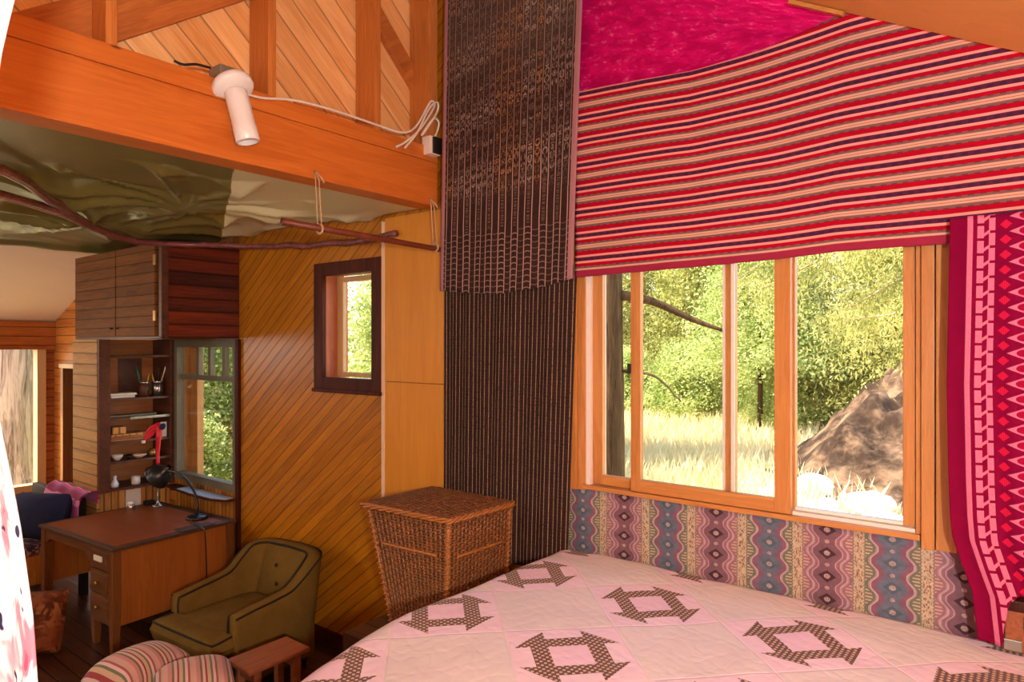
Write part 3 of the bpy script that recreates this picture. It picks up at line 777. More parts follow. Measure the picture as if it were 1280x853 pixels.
cloth('striped_blanket', M['stripe'], 'red striped woven blanket pinned across the wall above the big window', fst, fstuv, 120, 60, 'blanket')
def fmg(u, v):
    x = -2.1 + 1.5 * u; zt = 3.25 - .55 * x
    zb = 3.4
    zt = min(zt, 4.4); zb = interp([(-2.1, 3.3), (-.63, 3.42)], x)
    zb = min(zb, zt - .02)
    return (x, 3.06 + .006 * math.sin(x * 9), zb + (zt - zb) * v)
cloth('magenta_hanging', M['magenta'], 'plain magenta mottled cloth behind the top of the striped blanket', fmg, lambda u, v: (u * 1.5, v), 40, 20, 'wall hanging')
def fwv(u, v):
    x = -2.06 + 1.93 * u; z = 1.43 - .62 * v
    return (x, 3.086 + .004 * math.sin(x * 11 + z * 5) + .003 * math.sin(x * 37), z)
cloth('wave_tapestry', M['wave'], 'grey and mauve tapestry of wavy columns under the big window behind the bed', fwv, lambda u, v: fwv(u, v)[::2], 100, 20, 'tapestry')
KL = [(2.62, -.262), (2.05, -.272), (1.7, -.266), (1.58, -.262), (1.495, -.255), (1.40, -.226), (1.303, -.194), (1.14, -.177)]
def fkt(u, v):
    zb = interp([(0, 1.135), (.14, 1.135), (.155, 1.2), (.2, 1.29), (.26, 1.315), (1, 1.30)], u)
    z = 2.66 + (zb - 2.66) * v
    xl = interp(sorted(KL), z); x = xl + .56 * u * (1 - .12 * max(0, (1.6 - z)))
    return (x, 2.95 + .02 * math.sin(u * 26 + z * .7) * (.4 + v * .6) * min(1, u * 6) - .01 * math.sin(u * 9), z)
cloth('ikat_curtain', M['kat'], 'deep magenta ikat curtain with pink key border beside the big window', fkt, lambda u, v: (.58 * u, fkt(u, v)[2] + .25 * u * max(0, 1.45 - fkt(u, v)[2])), 90, 90, 'curtain')

# pale floral curtain beside the camera
def ffl(u, v):
    # leading edge in its own plane, from the ceiling to below the frame
    z = 3.35 - 2.2 * v
    e = interp([(1.15, .06), (1.55, .04), (1.755, .027), (1.842, .021), (1.969, .003), (2.095, -.023), (2.2, -.04), (2.337, -.045), (2.45, -.04), (2.59, -.02), (2.652, -.004), (2.8, .02), (3.35, .06)], z)
    w = interp([(1.15, .42), (1.8, .34), (2.35, .24), (2.7, .3), (3.35, .4)], z)
    s = u * w
    fold = .014 * math.sin(u * 20 + z * 1.5) * min(1, u * 5)
    dx, dy = -.80, -.60
    px, py = -1.060 + e * .80, .30 + e * .60
    return (px + dx * s - dy * fold * -1, py + dy * s + dx * fold, z)
cloth('floral_curtain', M['floral'], 'white cotton curtain with pink blossoms, gathered at the edge of the bed', ffl, lambda u, v: (u * .6, v), 50, 60, 'curtain', solid=.002)

# ------------------------------------------------------------------ bed
def xl(y): return -2.115 + .33 * max(0, 1.95 - y) ** 2
RQ = .13; DROP = .34
def fq(u, v):
    y0 = .62 + (3.074 - .62) * v
    L = 3.05
    arc = RQ * PI / 2
    s = u * (L + DROP + arc)
    yy = y0
    x0 = xl(yy)
    if s < DROP: x, z = x0, 1.1 - RQ - (DROP - s); fl = s - DROP - arc
    elif s < DROP + arc:
        q = (s - DROP) / RQ; x, z = x0 + RQ * (1 - math.cos(q)), 1.1 - RQ + RQ * math.sin(q)
    else: x, z = x0 + RQ + (s - DROP - arc), 1.1
    w = min(1, max(0, (s - DROP) / .25))
    z += w * (.010 * noise.noise(Vector((x * 2.2, yy * 2.2, 0))) + .004 * noise.noise(Vector((x * 7, yy * 7, 2))))
    d = max(0, 3.074 - yy); ry = .03
    if d < ry: z -= ry - math.sqrt(max(0, ry * ry - (ry - d) ** 2))
    f = max(0, 1.1 - yy)
    x += .012 * math.sin(yy * 9) * (1 - w) 
    return (x, yy, z)
def fquv(u, v):
    x, y, z = fq(u, v); L = 3.05; arc = RQ * PI / 2; s = u * (L + DROP + arc)
    return (xl(y) + RQ + (s - DROP - arc), y + .28 * max(0, y - 2.8))
b = MB(); b.grid(fq, 200, 150, uvf=fquv)
q = tag(b.build('patchwork_quilt', M['quilt']), 'pink and cream patchwork quilt with brown dotted churn dash blocks over the bed', 'quilt')
bd = thing('bed', 'wide bed on a dark wooden base under the patchwork quilt by the big window', 'bed', (-.5, 1.9, .6))
b = MB(); b.box(-1.92, 1.3, .75, 2.98, .82, 1.0, .05); b.build('mattress', M['whitewall'], bd)
MB().box(-1.9, 1.3, .85, 2.97, .68, .8).build('bed_base', M['bedwood'], bd)
for x in (-1.85, 1.2):
    for y in (.9, 2.9): MB().box(x - .04, x + .04, y - .04, y + .04, .601, .68).build('leg', M['bedwood'], bd)
# little box on the bed corner
bx = thing('wooden_box', 'small weathered wooden box with metal clasp standing on the bed under the magenta curtain', 'box', (.05, 3.03, 1.1))
MB().box(-.10, .22, 2.985, 3.068, 1.106, 1.285, .006).build('body', M['bench'], bx)
MB().box(-.104, .225, 2.98, 3.072, 1.25, 1.29, .006).build('lid', M['darkframe'], bx)
MB().box(-.106, -.05, 2.978, 2.987, 1.112, 1.15, .003).box(-.106, -.098, 2.978, 3.02, 1.112, 1.15, .003).build('corner_plate', M['grey'], bx)
MB().box(-.045, -.015, 2.974, 2.987, 1.19, 1.24, .003).build('clasp', M['black'], bx)

# ------------------------------------------------------------------ wicker hamper
hp = thing('wicker_hamper', 'brown woven wicker hamper with a flat lid between the bed and the plywood panel', 'hamper', (-2.68, 2.78, .6))
HT = [(-2.97, 2.5), (-2.39, 2.53), (-2.37, 3.01), (-2.96, 3.0)]; HB = [(-2.74, 2.49), (-2.41, 2.53), (-2.40, 2.99), (-2.75, 2.98)]
zt_, zb_ = 1.285, .602
def hpt(k, s, t):
    """point on side k, s along, t up"""
    a = Vector((*HB[k], zb_)).lerp(Vector((*HB[(k + 1) % 4], zb_)), s); c = Vector((*HT[k], zt_)).lerp(Vector((*HT[(k + 1) % 4], zt_)), s)
    return a.lerp(c, t)
core = MB()
for k in range(4): core.grid(lambda u, v: hpt(k, u, v) + (Vector((-2.66, 2.78, 0)) - Vector((*hpt(k, u, v)[:2], 0))) * .02, 2, 2)
core.add([(*p, zb_) for p in HB], [(0, 1, 2, 3)])
core.build('lining', M['wickerd'], hp)
for k, nm in enumerate(('front', 'side', 'back', 'side')):
    w = MB(); nst = 17; nro = 46
    a, c = hpt(k, 0, 1), hpt(k, 1, 1); nrm = (c - a).cross(Vector((0, 0, 1))).normalized()
    for r in range(nro):
        t = (r + .5) / nro; pts = []
        m = nst * 4
        if k in (2,): m = nst
        for i in range(m + 1):
            s = i / m
            pts.append(hpt(k, s, t) + nrm * (.0062 * math.sin(s * nst * PI + r * PI)))
        w.tube(pts, .0068, 5)
    st = w.build(nm + '_weave', M['wicker'], hp)
    s_ = MB()
    for i in range(nst): s_.tube([hpt(k, (i + .5) / nst, t / 6) + nrm * .003 for t in range(7)], .0072, 5)
    s_.build('stakes', M['wickerm'], st)
    if k < 2:
        s_ = MB()
        s_.tube([hpt(k, i / 40, .735 if k == 0 else .72 + 0 * i) + nrm * (.012 + .003 * math.sin(i * 2)) for i in range(5, 36)], .009, 6)
        s_.build('handle_band', M['wickerl'], st)
for k in range(4):
    w = MB(); pp = []
    for i in range(121):
        t = i / 120; q = i * 1.35; base = hpt(k, 0, t); out = (base - Vector((-2.66, 2.78, base.z))).normalized()
        pp.append(base + out * .004 + Vector((math.cos(q), math.sin(q), 0)) * .013)
    w.tube(pp, .006, 5); w.tube([hpt(k, 0, t / 8) for t in range(9)], .012, 6)
    w.build('corner_braid', M['wickerl'], hp)
ld = MB()
LT = [(-3.0, 2.475), (-2.365, 2.505), (-2.345, 3.02), (-2.985, 3.02)]
def lpt(u, v): 
    a = Vector((*LT[0], 0)).lerp(Vector((*LT[1], 0)), u); c = Vector((*LT[3], 0)).lerp(Vector((*LT[2], 0)), u); p = a.lerp(c, v)
    return p
for r in range(40):
    v = (r + .5) / 40
    pts = [lpt(i / 56, v) + Vector((0, 0, 1.306 + .012 * math.sin(PI * v) * math.sin(PI * i / 56) + .005 * math.sin(i / 56 * 15 * PI + r * PI))) for i in range(57)]
    ld.tube(pts, .0072, 5)
lo = ld.build('lid', M['wicker'], hp)
s_ = MB()
for i in range(15): s_.tube([lpt((i + .5) / 15, t / 8) + Vector((0, 0, 1.305 + .012 * math.sin(PI * t / 8) * math.sin(PI * (i + .5) / 15))) for t in range(9)], .0065, 5)
s_.add([(*p, 1.297) for p in LT], [(0, 1, 2, 3)])
s_.build('stakes', M['wicker'], lo)
rm = MB()
ring = []
for k in range(4):
    for i in range(24): ring.append(Vector((*LT[k], 0)).lerp(Vector((*LT[(k + 1) % 4], 0)), i / 24))
for ph in range(3):
    rm.tube([p + Vector((0, 0, 1.296 + .01 * math.sin(i * .9 + ph * 2.1))) + (p - Vector((-2.67, 2.76, 0))).normalized() * (.008 * math.cos(i * .9 + ph * 2.1)) for i, p in enumerate(ring + ring[:1])], .008, 6)
rm.build('rim', M['wickerl'], lo)
# ------------------------------------------------------------------ desk (local coordinates, front towards -y)
dk = thing('writing_desk', 'old wooden pedestal desk with an open kneehole and drawers, below the shelves', 'desk', (-5.74, 2.45, 0), math.radians(4), local=True); dk.scale = (.94, .98, 1)
L = Vector((0, 0, 0))
MB().box(-.63, .63, -.50, .49, .735, .76, .006).build('desktop', M['deskedge'], dk)
MB().box(-.575, .575, -.455, .40, .7595, .764, .001).build('writing_surface', M['desktop'], dk)
b = MB(); b.prism([(-.60, .735), (-.60, .62), (-.545, .62), (-.45, .665), (.15, .665), (.235, .60), (.235, .735)], (-.478, -.455), 'y'); b.build('apron', M['deskx'], dk, bevel=.003)
for x, y in ((-.575, -.455), (-.575, .45), (.575, -.455), (.575, .45), (.255, -.44)):
    h = .735 if x != .255 else .22
    b = MB(); w = .032 if x != .255 else .026
    b.add([(x + i * q, y + j * q, z) for z, q in ((0, w * .75), (.3 if h > .3 else .1, w), (h, w)) for i, j in ((-1, -1), (1, -1), (1, 1), (-1, 1))], [(0, 3, 2, 1)] + [(a * 4 + k, a * 4 + (k + 1) % 4, a * 4 + 4 + (k + 1) % 4, a * 4 + 4 + k) for a in (0, 1) for k in range(4)] + [(8, 9, 10, 11)])
    b.build('leg', M['desk'], dk, bevel=.004)
MB().box(.575, .592, -.43, .42, .19, .73).build('side_panel', M['deskpanel'], dk)
MB().box(-.592, -.575, -.43, .42, .30, .73).build('side_panel', M['deskpanel'], dk)
MB().box(.225, .24, -.46, .42, .2, .733).build('side_panel', M['deskpanel'], dk)
MB().box(-.55, .23, .40, .415, .33, .73).build('back_panel', M['deskpanel'], dk)
MB().box(.24, .575, -.445, .42, .2, .215).build('pedestal_floor', M['desk'], dk)
MB().box(.236, .545, -.47, -.45, .19, .22, .002).build('pedestal_rail', M['deskx'], dk)
for k, (za, zb) in enumerate(((.575, .725), (.40, .565), (.225, .39))):
    d = MB(); d.box(.243, .543, -.478, -.455, za, zb, .004); d.box(.262, .524, -.484, -.476, za + .02, zb - .02, .003)
    d = d.build('drawer', M['deskx'], dk)
    if k == 0:
        c = MB().box(.33, .45, -.494, -.484, .635, .675, .004).build('label_holder', M['card'], d); c['label'] = 'pale card in a drawer label holder'
    else: MB().lathe([(.006, 0), (.006, .012), (.014, .018), (.014, .026), (.006, .03)], (.39, -.484, (za + zb) / 2), (0, -1, 0), 12).build('knob', M['brass'], d)
MB().box(.50, .63, .02, .3, .764, .767).build('desk_mat', M['leather'], dk)

# black gooseneck lamp
gl = thing('gooseneck_lamp', 'black gooseneck desk lamp with a round hood on the wooden desk', 'lamp', (-5.45, 2.78, .768))
MB().lathe([(.085, 0), (.085, .012), (.07, .022), (.02, .03), (.016, .05)], (-5.45, 2.78, .769), n=24).build('base', M['black'], gl)
MB().tube(spline([(-5.45, 2.78, .8), (-5.445, 2.78, .88), (-5.5, 2.78, .98), (-5.62, 2.77, 1.07), (-5.76, 2.76, 1.11), (-5.86, 2.755, 1.11), (-5.93, 2.75, 1.1)], 6), .011, 8).build('gooseneck', M['black'], gl)
hd = Vector((-.72, -.35, -.6)).normalized()
MB().lathe([(.022, -.06), (.03, -.05), (.034, -.02), (.06, 0), (.088, .03), (.104, .07), (.108, .1), (.112, .105), (.104, .1), (.09, .05), (.03, .01)], (-5.95, 2.75, 1.105), hd, 28, False).build('hood', M['black'], gl)
MB().lathe([(.012, .0), (.016, .03), (.03, .055), (.034, .075), (.022, .1), (.004, .106)], (-5.95, 2.75, 1.105), hd, 16).build('bulb', M['white'], gl)
MB().tube(spline([(-5.40, 2.70, .775), (-5.2, 2.66, .775), (-5.07, 2.64, .77), (-5.05, 2.64, .72), (-5.05, 2.65, .5), (-5.06, 2.66, .3), (-5.04, 2.7, .05), (-5.0, 2.8, .01)], 6), .005, 6).build('cord', M['black'], gl)
# red headed stand
rs = thing('red_headed_stand', 'slender dark stand with a bright red bent head at the back of the desk', 'stand', (-6.14, 2.78, .76))
MB().lathe([(.05, 0), (.05, .008), (.02, .02), (.012, .05), (.02, .08), (.011, .12), (.011, .2), (.018, .22), (.01, .25), (.01, .40)], (-6.14, 2.78, .766), n=16).build('post', M['metal'], rs)
MB().tube(spline([(-6.14, 2.78, 1.14), (-6.145, 2.78, 1.25), (-6.13, 2.78, 1.36), (-6.14, 2.79, 1.44), (-6.18, 2.79, 1.485)]), [.016] * 9 + [.02] * 8 + [.026] * 8 + [.028] * 8, 10).build('arm', M['red'], rs)
b = MB()
for k in range(3): b.tube(spline([(-6.17, 2.79, 1.48 - k * .012), (-6.21, 2.76, 1.46 - k * .03), (-6.235, 2.73, 1.42 - k * .03), (-6.24, 2.71, 1.375 - k * .012)]), [.016] * 18 + [.012] * 7, 8)
h = b.build('gripping_head', M['red'], rs)
MB().obox((-6.24, 2.70, 1.335), ((1, -.3, .1), (.3, 1, 0), (0, 0, 1)), (.04, .012, .012)).build('white_tip', M['white'], h)
MB().lathe([(.02, 0), (.024, .01), (.022, .04), (.012, .05)], (-6.12, 2.80, 1.45), (.5, .2, .8), 12).build('dark_cap', M['navy'], rs)
j = thing('small_jar', 'tiny glass jar with a white lid on the desk corner beside the daybed', 'jar', (-6.2, 2.58, .76))
MB().lathe([(.026, 0), (.03, .006), (.03, .045), (.022, .052)], (-6.2, 2.58, .761), n=16).build('body', M['metal'], j)
MB().lathe([(.026, .052), (.026, .07), (.02, .074)], (-6.2, 2.58, .761), n=16).build('lid', M['white'], j)
tag(MB().box(-6.3, -6.22, 2.72, 2.80, .761, .80, .006).build('trinket_box', M['bedwood'], recenter=True), 'little dark wooden trinket box on the desk behind the tiny jar', 'box')

# ------------------------------------------------------------------ wall cabinet and shelf unit
cb = thing('wall_cabinet', 'planked wall cabinet with two doors and a dark red side above the desk', 'cabinet', (-6.2, 2.77, 2.25))
MB().box(-7.06, -5.39, 2.475, 3.098, 2.25, 3.0).build('carcass', M['shelf'], cb)
MB().box(-5.389, -5.362, 2.5, 3.098, 2.245, 3.0).build('side_cladding', M['darkplank'], cb)
MB().box(-5.40, -5.352, 2.45, 2.505, 2.245, 3.0, .004).build('corner_post', M['shelf'], cb)
d = MB().box(-7.05, -6.185, 2.445, 2.474, 2.262, 2.99, .004).build('door', M['cabdoor'], cb)
MB().lathe([(.006, 0), (.006, .012), (.012, .02), (.005, .026)], (-6.23, 2.445, 2.33), (0, -1, 0), 12).build('knob', M['shelf'], d)
d = MB().box(-6.165, -5.46, 2.445, 2.474, 2.262, 2.99, .004).build('door', M['cabdoor'], cb)
MB().lathe([(.006, 0), (.006, .012), (.012, .02), (.005, .026)], (-6.12, 2.445, 2.33), (0, -1, 0), 12).build('knob', M['shelf'], d)
for z in (2.42, 2.86): MB().box(-5.47, -5.43, 2.436, 2.45, z - .04, z + .04, .003).build('hinge', M['brass'], d)
MB().box(-7.06, -5.352, 2.45, 2.48, 2.24, 2.26, .003).build('bottom_rail', M['shelf'], cb)
un = thing('shelf_unit', 'dark open shelf unit with a boarded end standing above the desk by the window', 'shelves', (-6.78, 2.77, .45))
MB().box(-7.06, -6.52, 2.43, 2.458, .40, 2.238).build('end_boards', M['siding'], un)
MB().box(-6.535, -6.49, 2.435, 2.53, .88, 2.238, .004).build('upright', M['shelf'], un)
MB().box(-6.86, -6.49, 3.055, 3.098, .88, 2.238, .004).build('upright', M['shelf'], un)
MB().box(-6.88, -6.86, 2.46, 3.098, .88, 2.238).build('back_panel', M['shelfback'], un)
MB().box(-6.86, -6.852, 2.74, 2.95, 1.72, 2.06).build('dark_back_board', M['shelf'], un)
for z in (2.075, 1.69, 1.515, 1.30, 1.125, .885): MB().box(-6.859, -6.5, 2.53, 3.055, z, z + .02).build('shelf', M['shelf'], un)
e = MB().box(-6.499, -6.492, 2.7, 3.05, 1.515, 1.537).build('shelf_edging', M['grey'], un); e['label'] = 'pale metal edging strip'
struct(MB().box(-6.64, -6.6, 2.46, 3.098, 0, .884).build('wall_under_shelves', M['wainsy']))
tag(MB().box(-6.599, -6.594, 2.70, 2.83, .70, .86).build('wall_card', M['card'], recenter=True), 'pale card pinned to the boards under the shelf unit', 'card')
def stackof(n, y0, y1, z, mats, nm, labs, cat, grp, th=.012):
    for k in range(n):
        o = MB().box(-6.72 + R.uniform(-.01, .01), -6.525 + R.uniform(-.008, .008), y0 + R.uniform(0, .01), y1 + R.uniform(-.02, .01), z + .001, z + th - .001, .002).build(nm, mats[k % len(mats)], recenter=True)
        tag(o, labs[k], cat, grp); z += th
stackof(2, 2.545, 2.77, 1.71, [M['paper'], M['card']], 'paper_pad', ['lower white pad of paper lying on the second shelf', 'top white pad of paper lying on the second shelf'], 'paper', 'paper pads on the shelf', .022)
stackof(3, 2.545, 2.86, 1.32, [M['shelfback'], M['bench'], M['wainsy']], 'flat_book', ['bottom tan book lying flat on the shelf below the metal edging', 'middle reddish book lying flat on the shelf below the metal edging', 'top amber book lying flat on the shelf below the metal edging'], 'book', 'flat books on the middle shelf', .022)
tag(MB().box(-6.66, -6.53, 2.56, 2.68, 1.387, 1.45, .004).build('tan_box', M['wainsy'], recenter=True), 'small tan box on top of the flat books', 'box')
tag(MB().box(-6.6, -6.54, 2.545, 2.95, 1.537, 1.555, .003).build('grey_folder', M['greysash'], recenter=True), 'thin grey folder lying on the metal edged shelf', 'folder')
tag(MB().box(-6.56, -6.545, 2.99, 3.045, 1.322, 1.46, .002).build('white_card', M['paper'], recenter=True), 'narrow white card standing at the window end of the shelf', 'card')
def cup(y, m, lab, grp):
    c = thing('pen_cup', lab, 'cup', (-6.6, y, 1.71))
    MB().lathe([(.038, 0), (.046, .004), (.05, .06), (.05, .13), (.046, .13), (.044, .06), (.036, .01)], (-6.6, y, 1.711), n=20).build('body', m, c)
    MB().lathe([(.051, .122), (.053, .128), (.051, .134)], (-6.6, y, 1.711), n=20, cap=False).build('rim', M['metal'], c)
cup(2.86, M['shelf'], 'dark brown cup of pens on the second shelf', None); cup(2.98, M['metal'], 'shiny metal cup of pens and brushes on the second shelf', None)
pc = [('green marker with dark cap leaning in the brown cup', (50, 90, 60), 2.86, -.03, -.045, .27, .014), ('pale pencil in the brown cup', (196, 150, 80), 2.86, .01, .035, .2, .006), ('yellow pencil in the metal cup', (220, 180, 60), 2.98, -.02, -.03, .2, .006), ('white brush handle leaning toward the window in the metal cup', (220, 214, 200), 2.98, .0, .075, .31, .006), ('dark brush upright in the metal cup', (60, 40, 34), 2.98, .01, .01, .25, .007), ('brass coloured pen in the metal cup', (170, 130, 60), 2.98, .02, .035, .19, .006)]
for lb, c, y, ox, oy, h, r in pc:
    m = plain('pen_' + lb.split()[0], c, rough=.4)
    b = MB(); b.tube([(-6.6 + ox * .3, y + oy * .15, 1.725), (-6.6 + ox, y + oy, 1.72 + h * .8), (-6.6 + ox * 1.15, y + oy * 1.2, 1.72 + h)], [r, r, r * .5], 8)
    tag(b.build('pen', m, recenter=True), lb, 'pen', 'pens in the cups')
tr = [('clay_bowl', 'little pale clay bowl on the fifth shelf', 2.62, 1.145, [(.02, 0), (.045, .03), (.05, .05), (.044, .05), (.02, .012)], 'card'), ('round_pebble', 'round dark pebble beside the clay bowl', 2.72, 1.145, [(.012, 0), (.034, .014), (.034, .03), (.012, .044)], 'bedwood'), ('shell_dish', 'shallow shell dish on the middle of the fifth shelf', 2.81, 1.145, [(.02, 0), (.06, .025), (.064, .035), (.05, .03), (.02, .01)], 'pale'), ('brass_pot', 'squat brass pot near the red headed stand on the fifth shelf', 2.93, 1.145, [(.02, 0), (.04, .02), (.04, .05), (.024, .06), (.026, .07)], 'brass'),
      ('white_figurine', 'tiny white bottle with a neck on the lowest shelf', 2.6, .905, [(.03, 0), (.034, .03), (.02, .06), (.012, .075), (.018, .09), (.01, .105)], 'white'), ('small_mug', 'small pale mug in the middle of the lowest shelf', 2.78, .905, [(.034, 0), (.038, .02), (.038, .07), (.033, .07), (.03, .01)], 'card'), ('dark_tin', 'dark round tin at the window end of the lowest shelf', 2.93, .905, [(.05, 0), (.05, .07), (.052, .072), (.052, .085), (.04, .088)], 'navy')]
for nm, lb, y, z, pf, mk in tr:
    b = MB(); b.lathe(pf, (-6.58, y, z + .001), n=18); tag(b.build(nm, M[mk], recenter=True), lb, nm.split('_')[1])

# ------------------------------------------------------------------ armchair (local, front -y)
ac = thing('armchair', 'low olive velvet armchair with dark piping against the diagonal boards', 'armchair', (-4.19, 2.47, 0), math.radians(4), local=True); ac.scale = (.81, .86, .98)
half = [(.385, -.36, .565, .0), (.39, -.2, .585, .0), (.395, -.02, .605, .005), (.39, .10, .63, .02), (.38, .20, .70, .04), (.35, .30, .775, .05), (.27, .365, .79, .05), (.14, .39, .79, .05), (0, .395, .792, .05)]
path = [(-x, y, h, t) for x, y, h, t in half] + [(x, y, h, t) for x, y, h, t in half[::-1][1:]]
pp = spline([(x, y, h) for x, y, h, t in path], 5); n = len(pp)
tl = [interp([(i * 5, p[3]) for i, p in enumerate(path)], k) for k in range(n)]
sec = []
vs = []; NS = 12
inner = []; outer = []
for i, p in enumerate(pp):
    t = (pp[min(i + 1, n - 1)] - pp[max(i - 1, 0)]); t.z = 0; t.normalize(); nr = Vector((t.y, -t.x, 0))   # inner side
    if nr.dot(Vector((-p.x, -p.y - .05, 0))) < 0: nr = -nr
    h = p.z; k = tl[i]; th = .052 + k * .25
    c = Vector((p.x, p.y, 0)); o = -nr
    prof = [(-th * .9, .13), (-th * 1.0, .3), (-th * 1.05, h - .07), (-th * .95, h - .025), (-th * .45, h - .004), (th * .3, h), (th * .8, h - .02), (th * .95, h - .06), (th * .95, .35), (th * .95, .13)]
    for a, z in prof: vs.append(c + nr * a + o * k * max(0, z - .35) * 2.6 + Vector((0, 0, z)))
    inner.append(c + nr * th * .86 + o * k * (h - .35) * 2.6 + Vector((0, 0, h - .018))); outer.append(c - nr * th * .97 + o * k * (h - .35) * 2.6 + Vector((0, 0, h - .02)))
m = 10
fs = [(i * m + k, i * m + k + 1, (i + 1) * m + k + 1, (i + 1) * m + k) for i in range(n - 1) for k in range(m - 1)] + [tuple(range(m)), tuple(range((n - 1) * m, n * m))]
b = MB(); b.add(vs, fs, True); sh = b.build('shell', M['olive'], ac)
e0 = [inner[0] + Vector((0, 0, -.43)), inner[0] + Vector((0, -.004, -.1))]
b = MB(); b.tube([inner[0] + Vector((0, -.006, -.40)), inner[0] + Vector((0, -.006, -.05))] + inner + [inner[-1] + Vector((0, -.006, -.05)), inner[-1] + Vector((0, -.006, -.40))], .009, 6); b.build('piping', M['piping'], sh)
b = MB(); b.tube(outer, .007, 6); b.build('piping', M['piping'], sh)
def cush_grid(x0, x1, y0, y1, z0, z1, puff, nx=24, ny=24, ex=.5):
    b = MB()
    def top(sg):
        def f(u, v):
            a, c = 2 * u - 1, 2 * v - 1
            e = (max(0, 1 - abs(a) ** 6) * max(0, 1 - abs(c) ** 6)) ** ex
            zm = (z0 + z1) / 2
            return ((x0 + x1) / 2 + a * (x1 - x0) / 2, (y0 + y1) / 2 + c * (y1 - y0) / 2, zm + sg * e * ((z1 - z0) / 2 + puff * (1 - a * a) * (1 - c * c)))
        return f
    b.grid(top(1), nx, ny); b.grid(top(-1), nx, ny); return b
b = cush_grid(-.33, .33, -.5, .30, .28, .455, .012, ex=.25); b.build('seat_cushion', M['olive'], ac)
b = cush_grid(-.42, .42, -.54, -.33, .30, .455, .0, ex=.22); sc = b.build('seat_front', M['olive'], ac)
b = MB(); b.tube(spline([(-.40, -.37, .44), (-.405, -.5, .43), (-.36, -.53, .43), (0, -.54, .433), (.36, -.53, .43), (.405, -.5, .43), (.40, -.37, .44)]), .007, 6); b.build('piping', M['piping'], sc)
MB().box(-.40, .40, -.50, .36, .09, .29, .02).build('base', M['olive'], ac)
b = MB()
def fb(u, v):
    x = -.30 + .6 * u; z = .40 + .37 * v
    return (x, .30 + .09 * v - .05 * math.sin(PI * v) * math.sin(PI * u) - .02, z)
b.grid(fb, 16, 12); bp = b.build('back_pad', M['olive'], ac)
for x, z in ((-.02, .66), (.02, .54)): 
    MB().lathe([(.016, 0), (.014, .006), (.004, .01)], (x, .30 + .09 * (z - .4) / .37 - .072, z), (0, -1, .25), 10).build('button', M['piping'], bp)
for x in (-.34, .34):
    for y in (-.44, .30): MB().lathe([(.016, 0), (.024, .09)], (x, y, 0), n=10).build('leg', M['bedwood'], ac)

# ------------------------------------------------------------------ bench, striped cushions, daybed, floor pillow
bn = thing('wooden_bench', 'narrow polished wooden bench between the armchair and the bed', 'bench', (-3.34, 1.99, 0))
MB().box(-3.455, -3.225, 1.92, 2.29, .475, .50, .006).build('seat', M['bench'], bn)
for y in (1.98, 2.22):
    for x in (-3.42, -3.26): MB().box(x - .02, x + .02, y - .02, y + .02, 0, .475, .003).build('leg', M['bench'], bn)
    MB().box(-3.43, -3.25, y - .012, y + .012, .41, .475).build('rail', M['bench'], bn)
st = thing('low_seat', 'low dark wooden seat under the striped cushions', 'seat', (-3.7, 1.36, 0))
MB().box(-4.0, -3.14, 1.25, 1.9, .27, .31, .005).build('seat', M['bench'], st)
for x in (-4.03, -3.27):
    for y in (1.25, 1.83): MB().box(x - .025, x + .025, y - .025, y + .025, 0, .27).build('leg', M['bench'], st)
def pillow(name, m, lab, cat, loc, rot, sx, sy, sz, grp=None, puff=.03, welt=None):
    b = cush_grid(-sx / 2, sx / 2, -sy / 2, sy / 2, -sz / 2, sz / 2, puff)
    o = b.build(name, m) if welt is None else None
    if welt is not None:
        o = b.build(name, m)
        w = MB(); k = .985
        ring = spline([(-sx / 2 * k, -sy / 2 * k, 0), (0, -sy / 2 * k, 0), (sx / 2 * k, -sy / 2 * k, 0), (sx / 2 * k, 0, 0), (sx / 2 * k, sy / 2 * k, 0), (0, sy / 2 * k, 0), (-sx / 2 * k, sy / 2 * k, 0), (-sx / 2 * k, 0, 0), (-sx / 2 * k, -sy / 2 * k, 0)])
        w.tube(ring, .008, 6); wo = w.build('welt', welt, o, org=(0, 0, 0))
    o.location = loc; o.rotation_euler = rot; tag(o, lab, cat, grp); return o
pillow('striped_cushion', M['cush'], 'plump striped cushion nearer the desk on the low seat', 'cushion', (-3.725, 1.60, .455), (math.radians(-4), math.radians(3), math.radians(12)), .33, .44, .2, 'striped cushions on the low seat', .05, M['piping'])
pillow('striped_cushion', M['cush'], 'striped cushion beside the wooden bench on the low seat', 'cushion', (-3.36, 1.70, .45), (math.radians(-2), math.radians(4), math.radians(-24)), .34, .38, .2, 'striped cushions on the low seat', .05, M['piping'])
db = thing('daybed', 'low daybed with a boarded base between the desk and the far window', 'daybed', (-7.2, 2.05, 0))
MB().box(-7.9, -6.56, 1.68, 2.42, .2, .44, .004).build('base', M['wains'], db)
MB().box(-7.9, -6.56, 1.7, 2.40, .44, .52, .02).build('mattress', M['throw'], db)
MB().box(-7.9, -6.72, 2.36, 2.42, .2, .82, .006).build('backrest', M['bedwood'], db)
for x in (-7.85, -6.62):
    for y in (1.72, 2.36): MB().box(x - .03, x + .03, y - .03, y + .03, 0, .2).build('leg', M['bedwood'], db)
pillow('navy_cushion', M['navy'], 'big dark navy cushion propped upright on the daybed', 'cushion', (-6.72, 2.06, .735), (math.radians(70), 0, math.radians(30)), .46, .38, .22, None, .12)
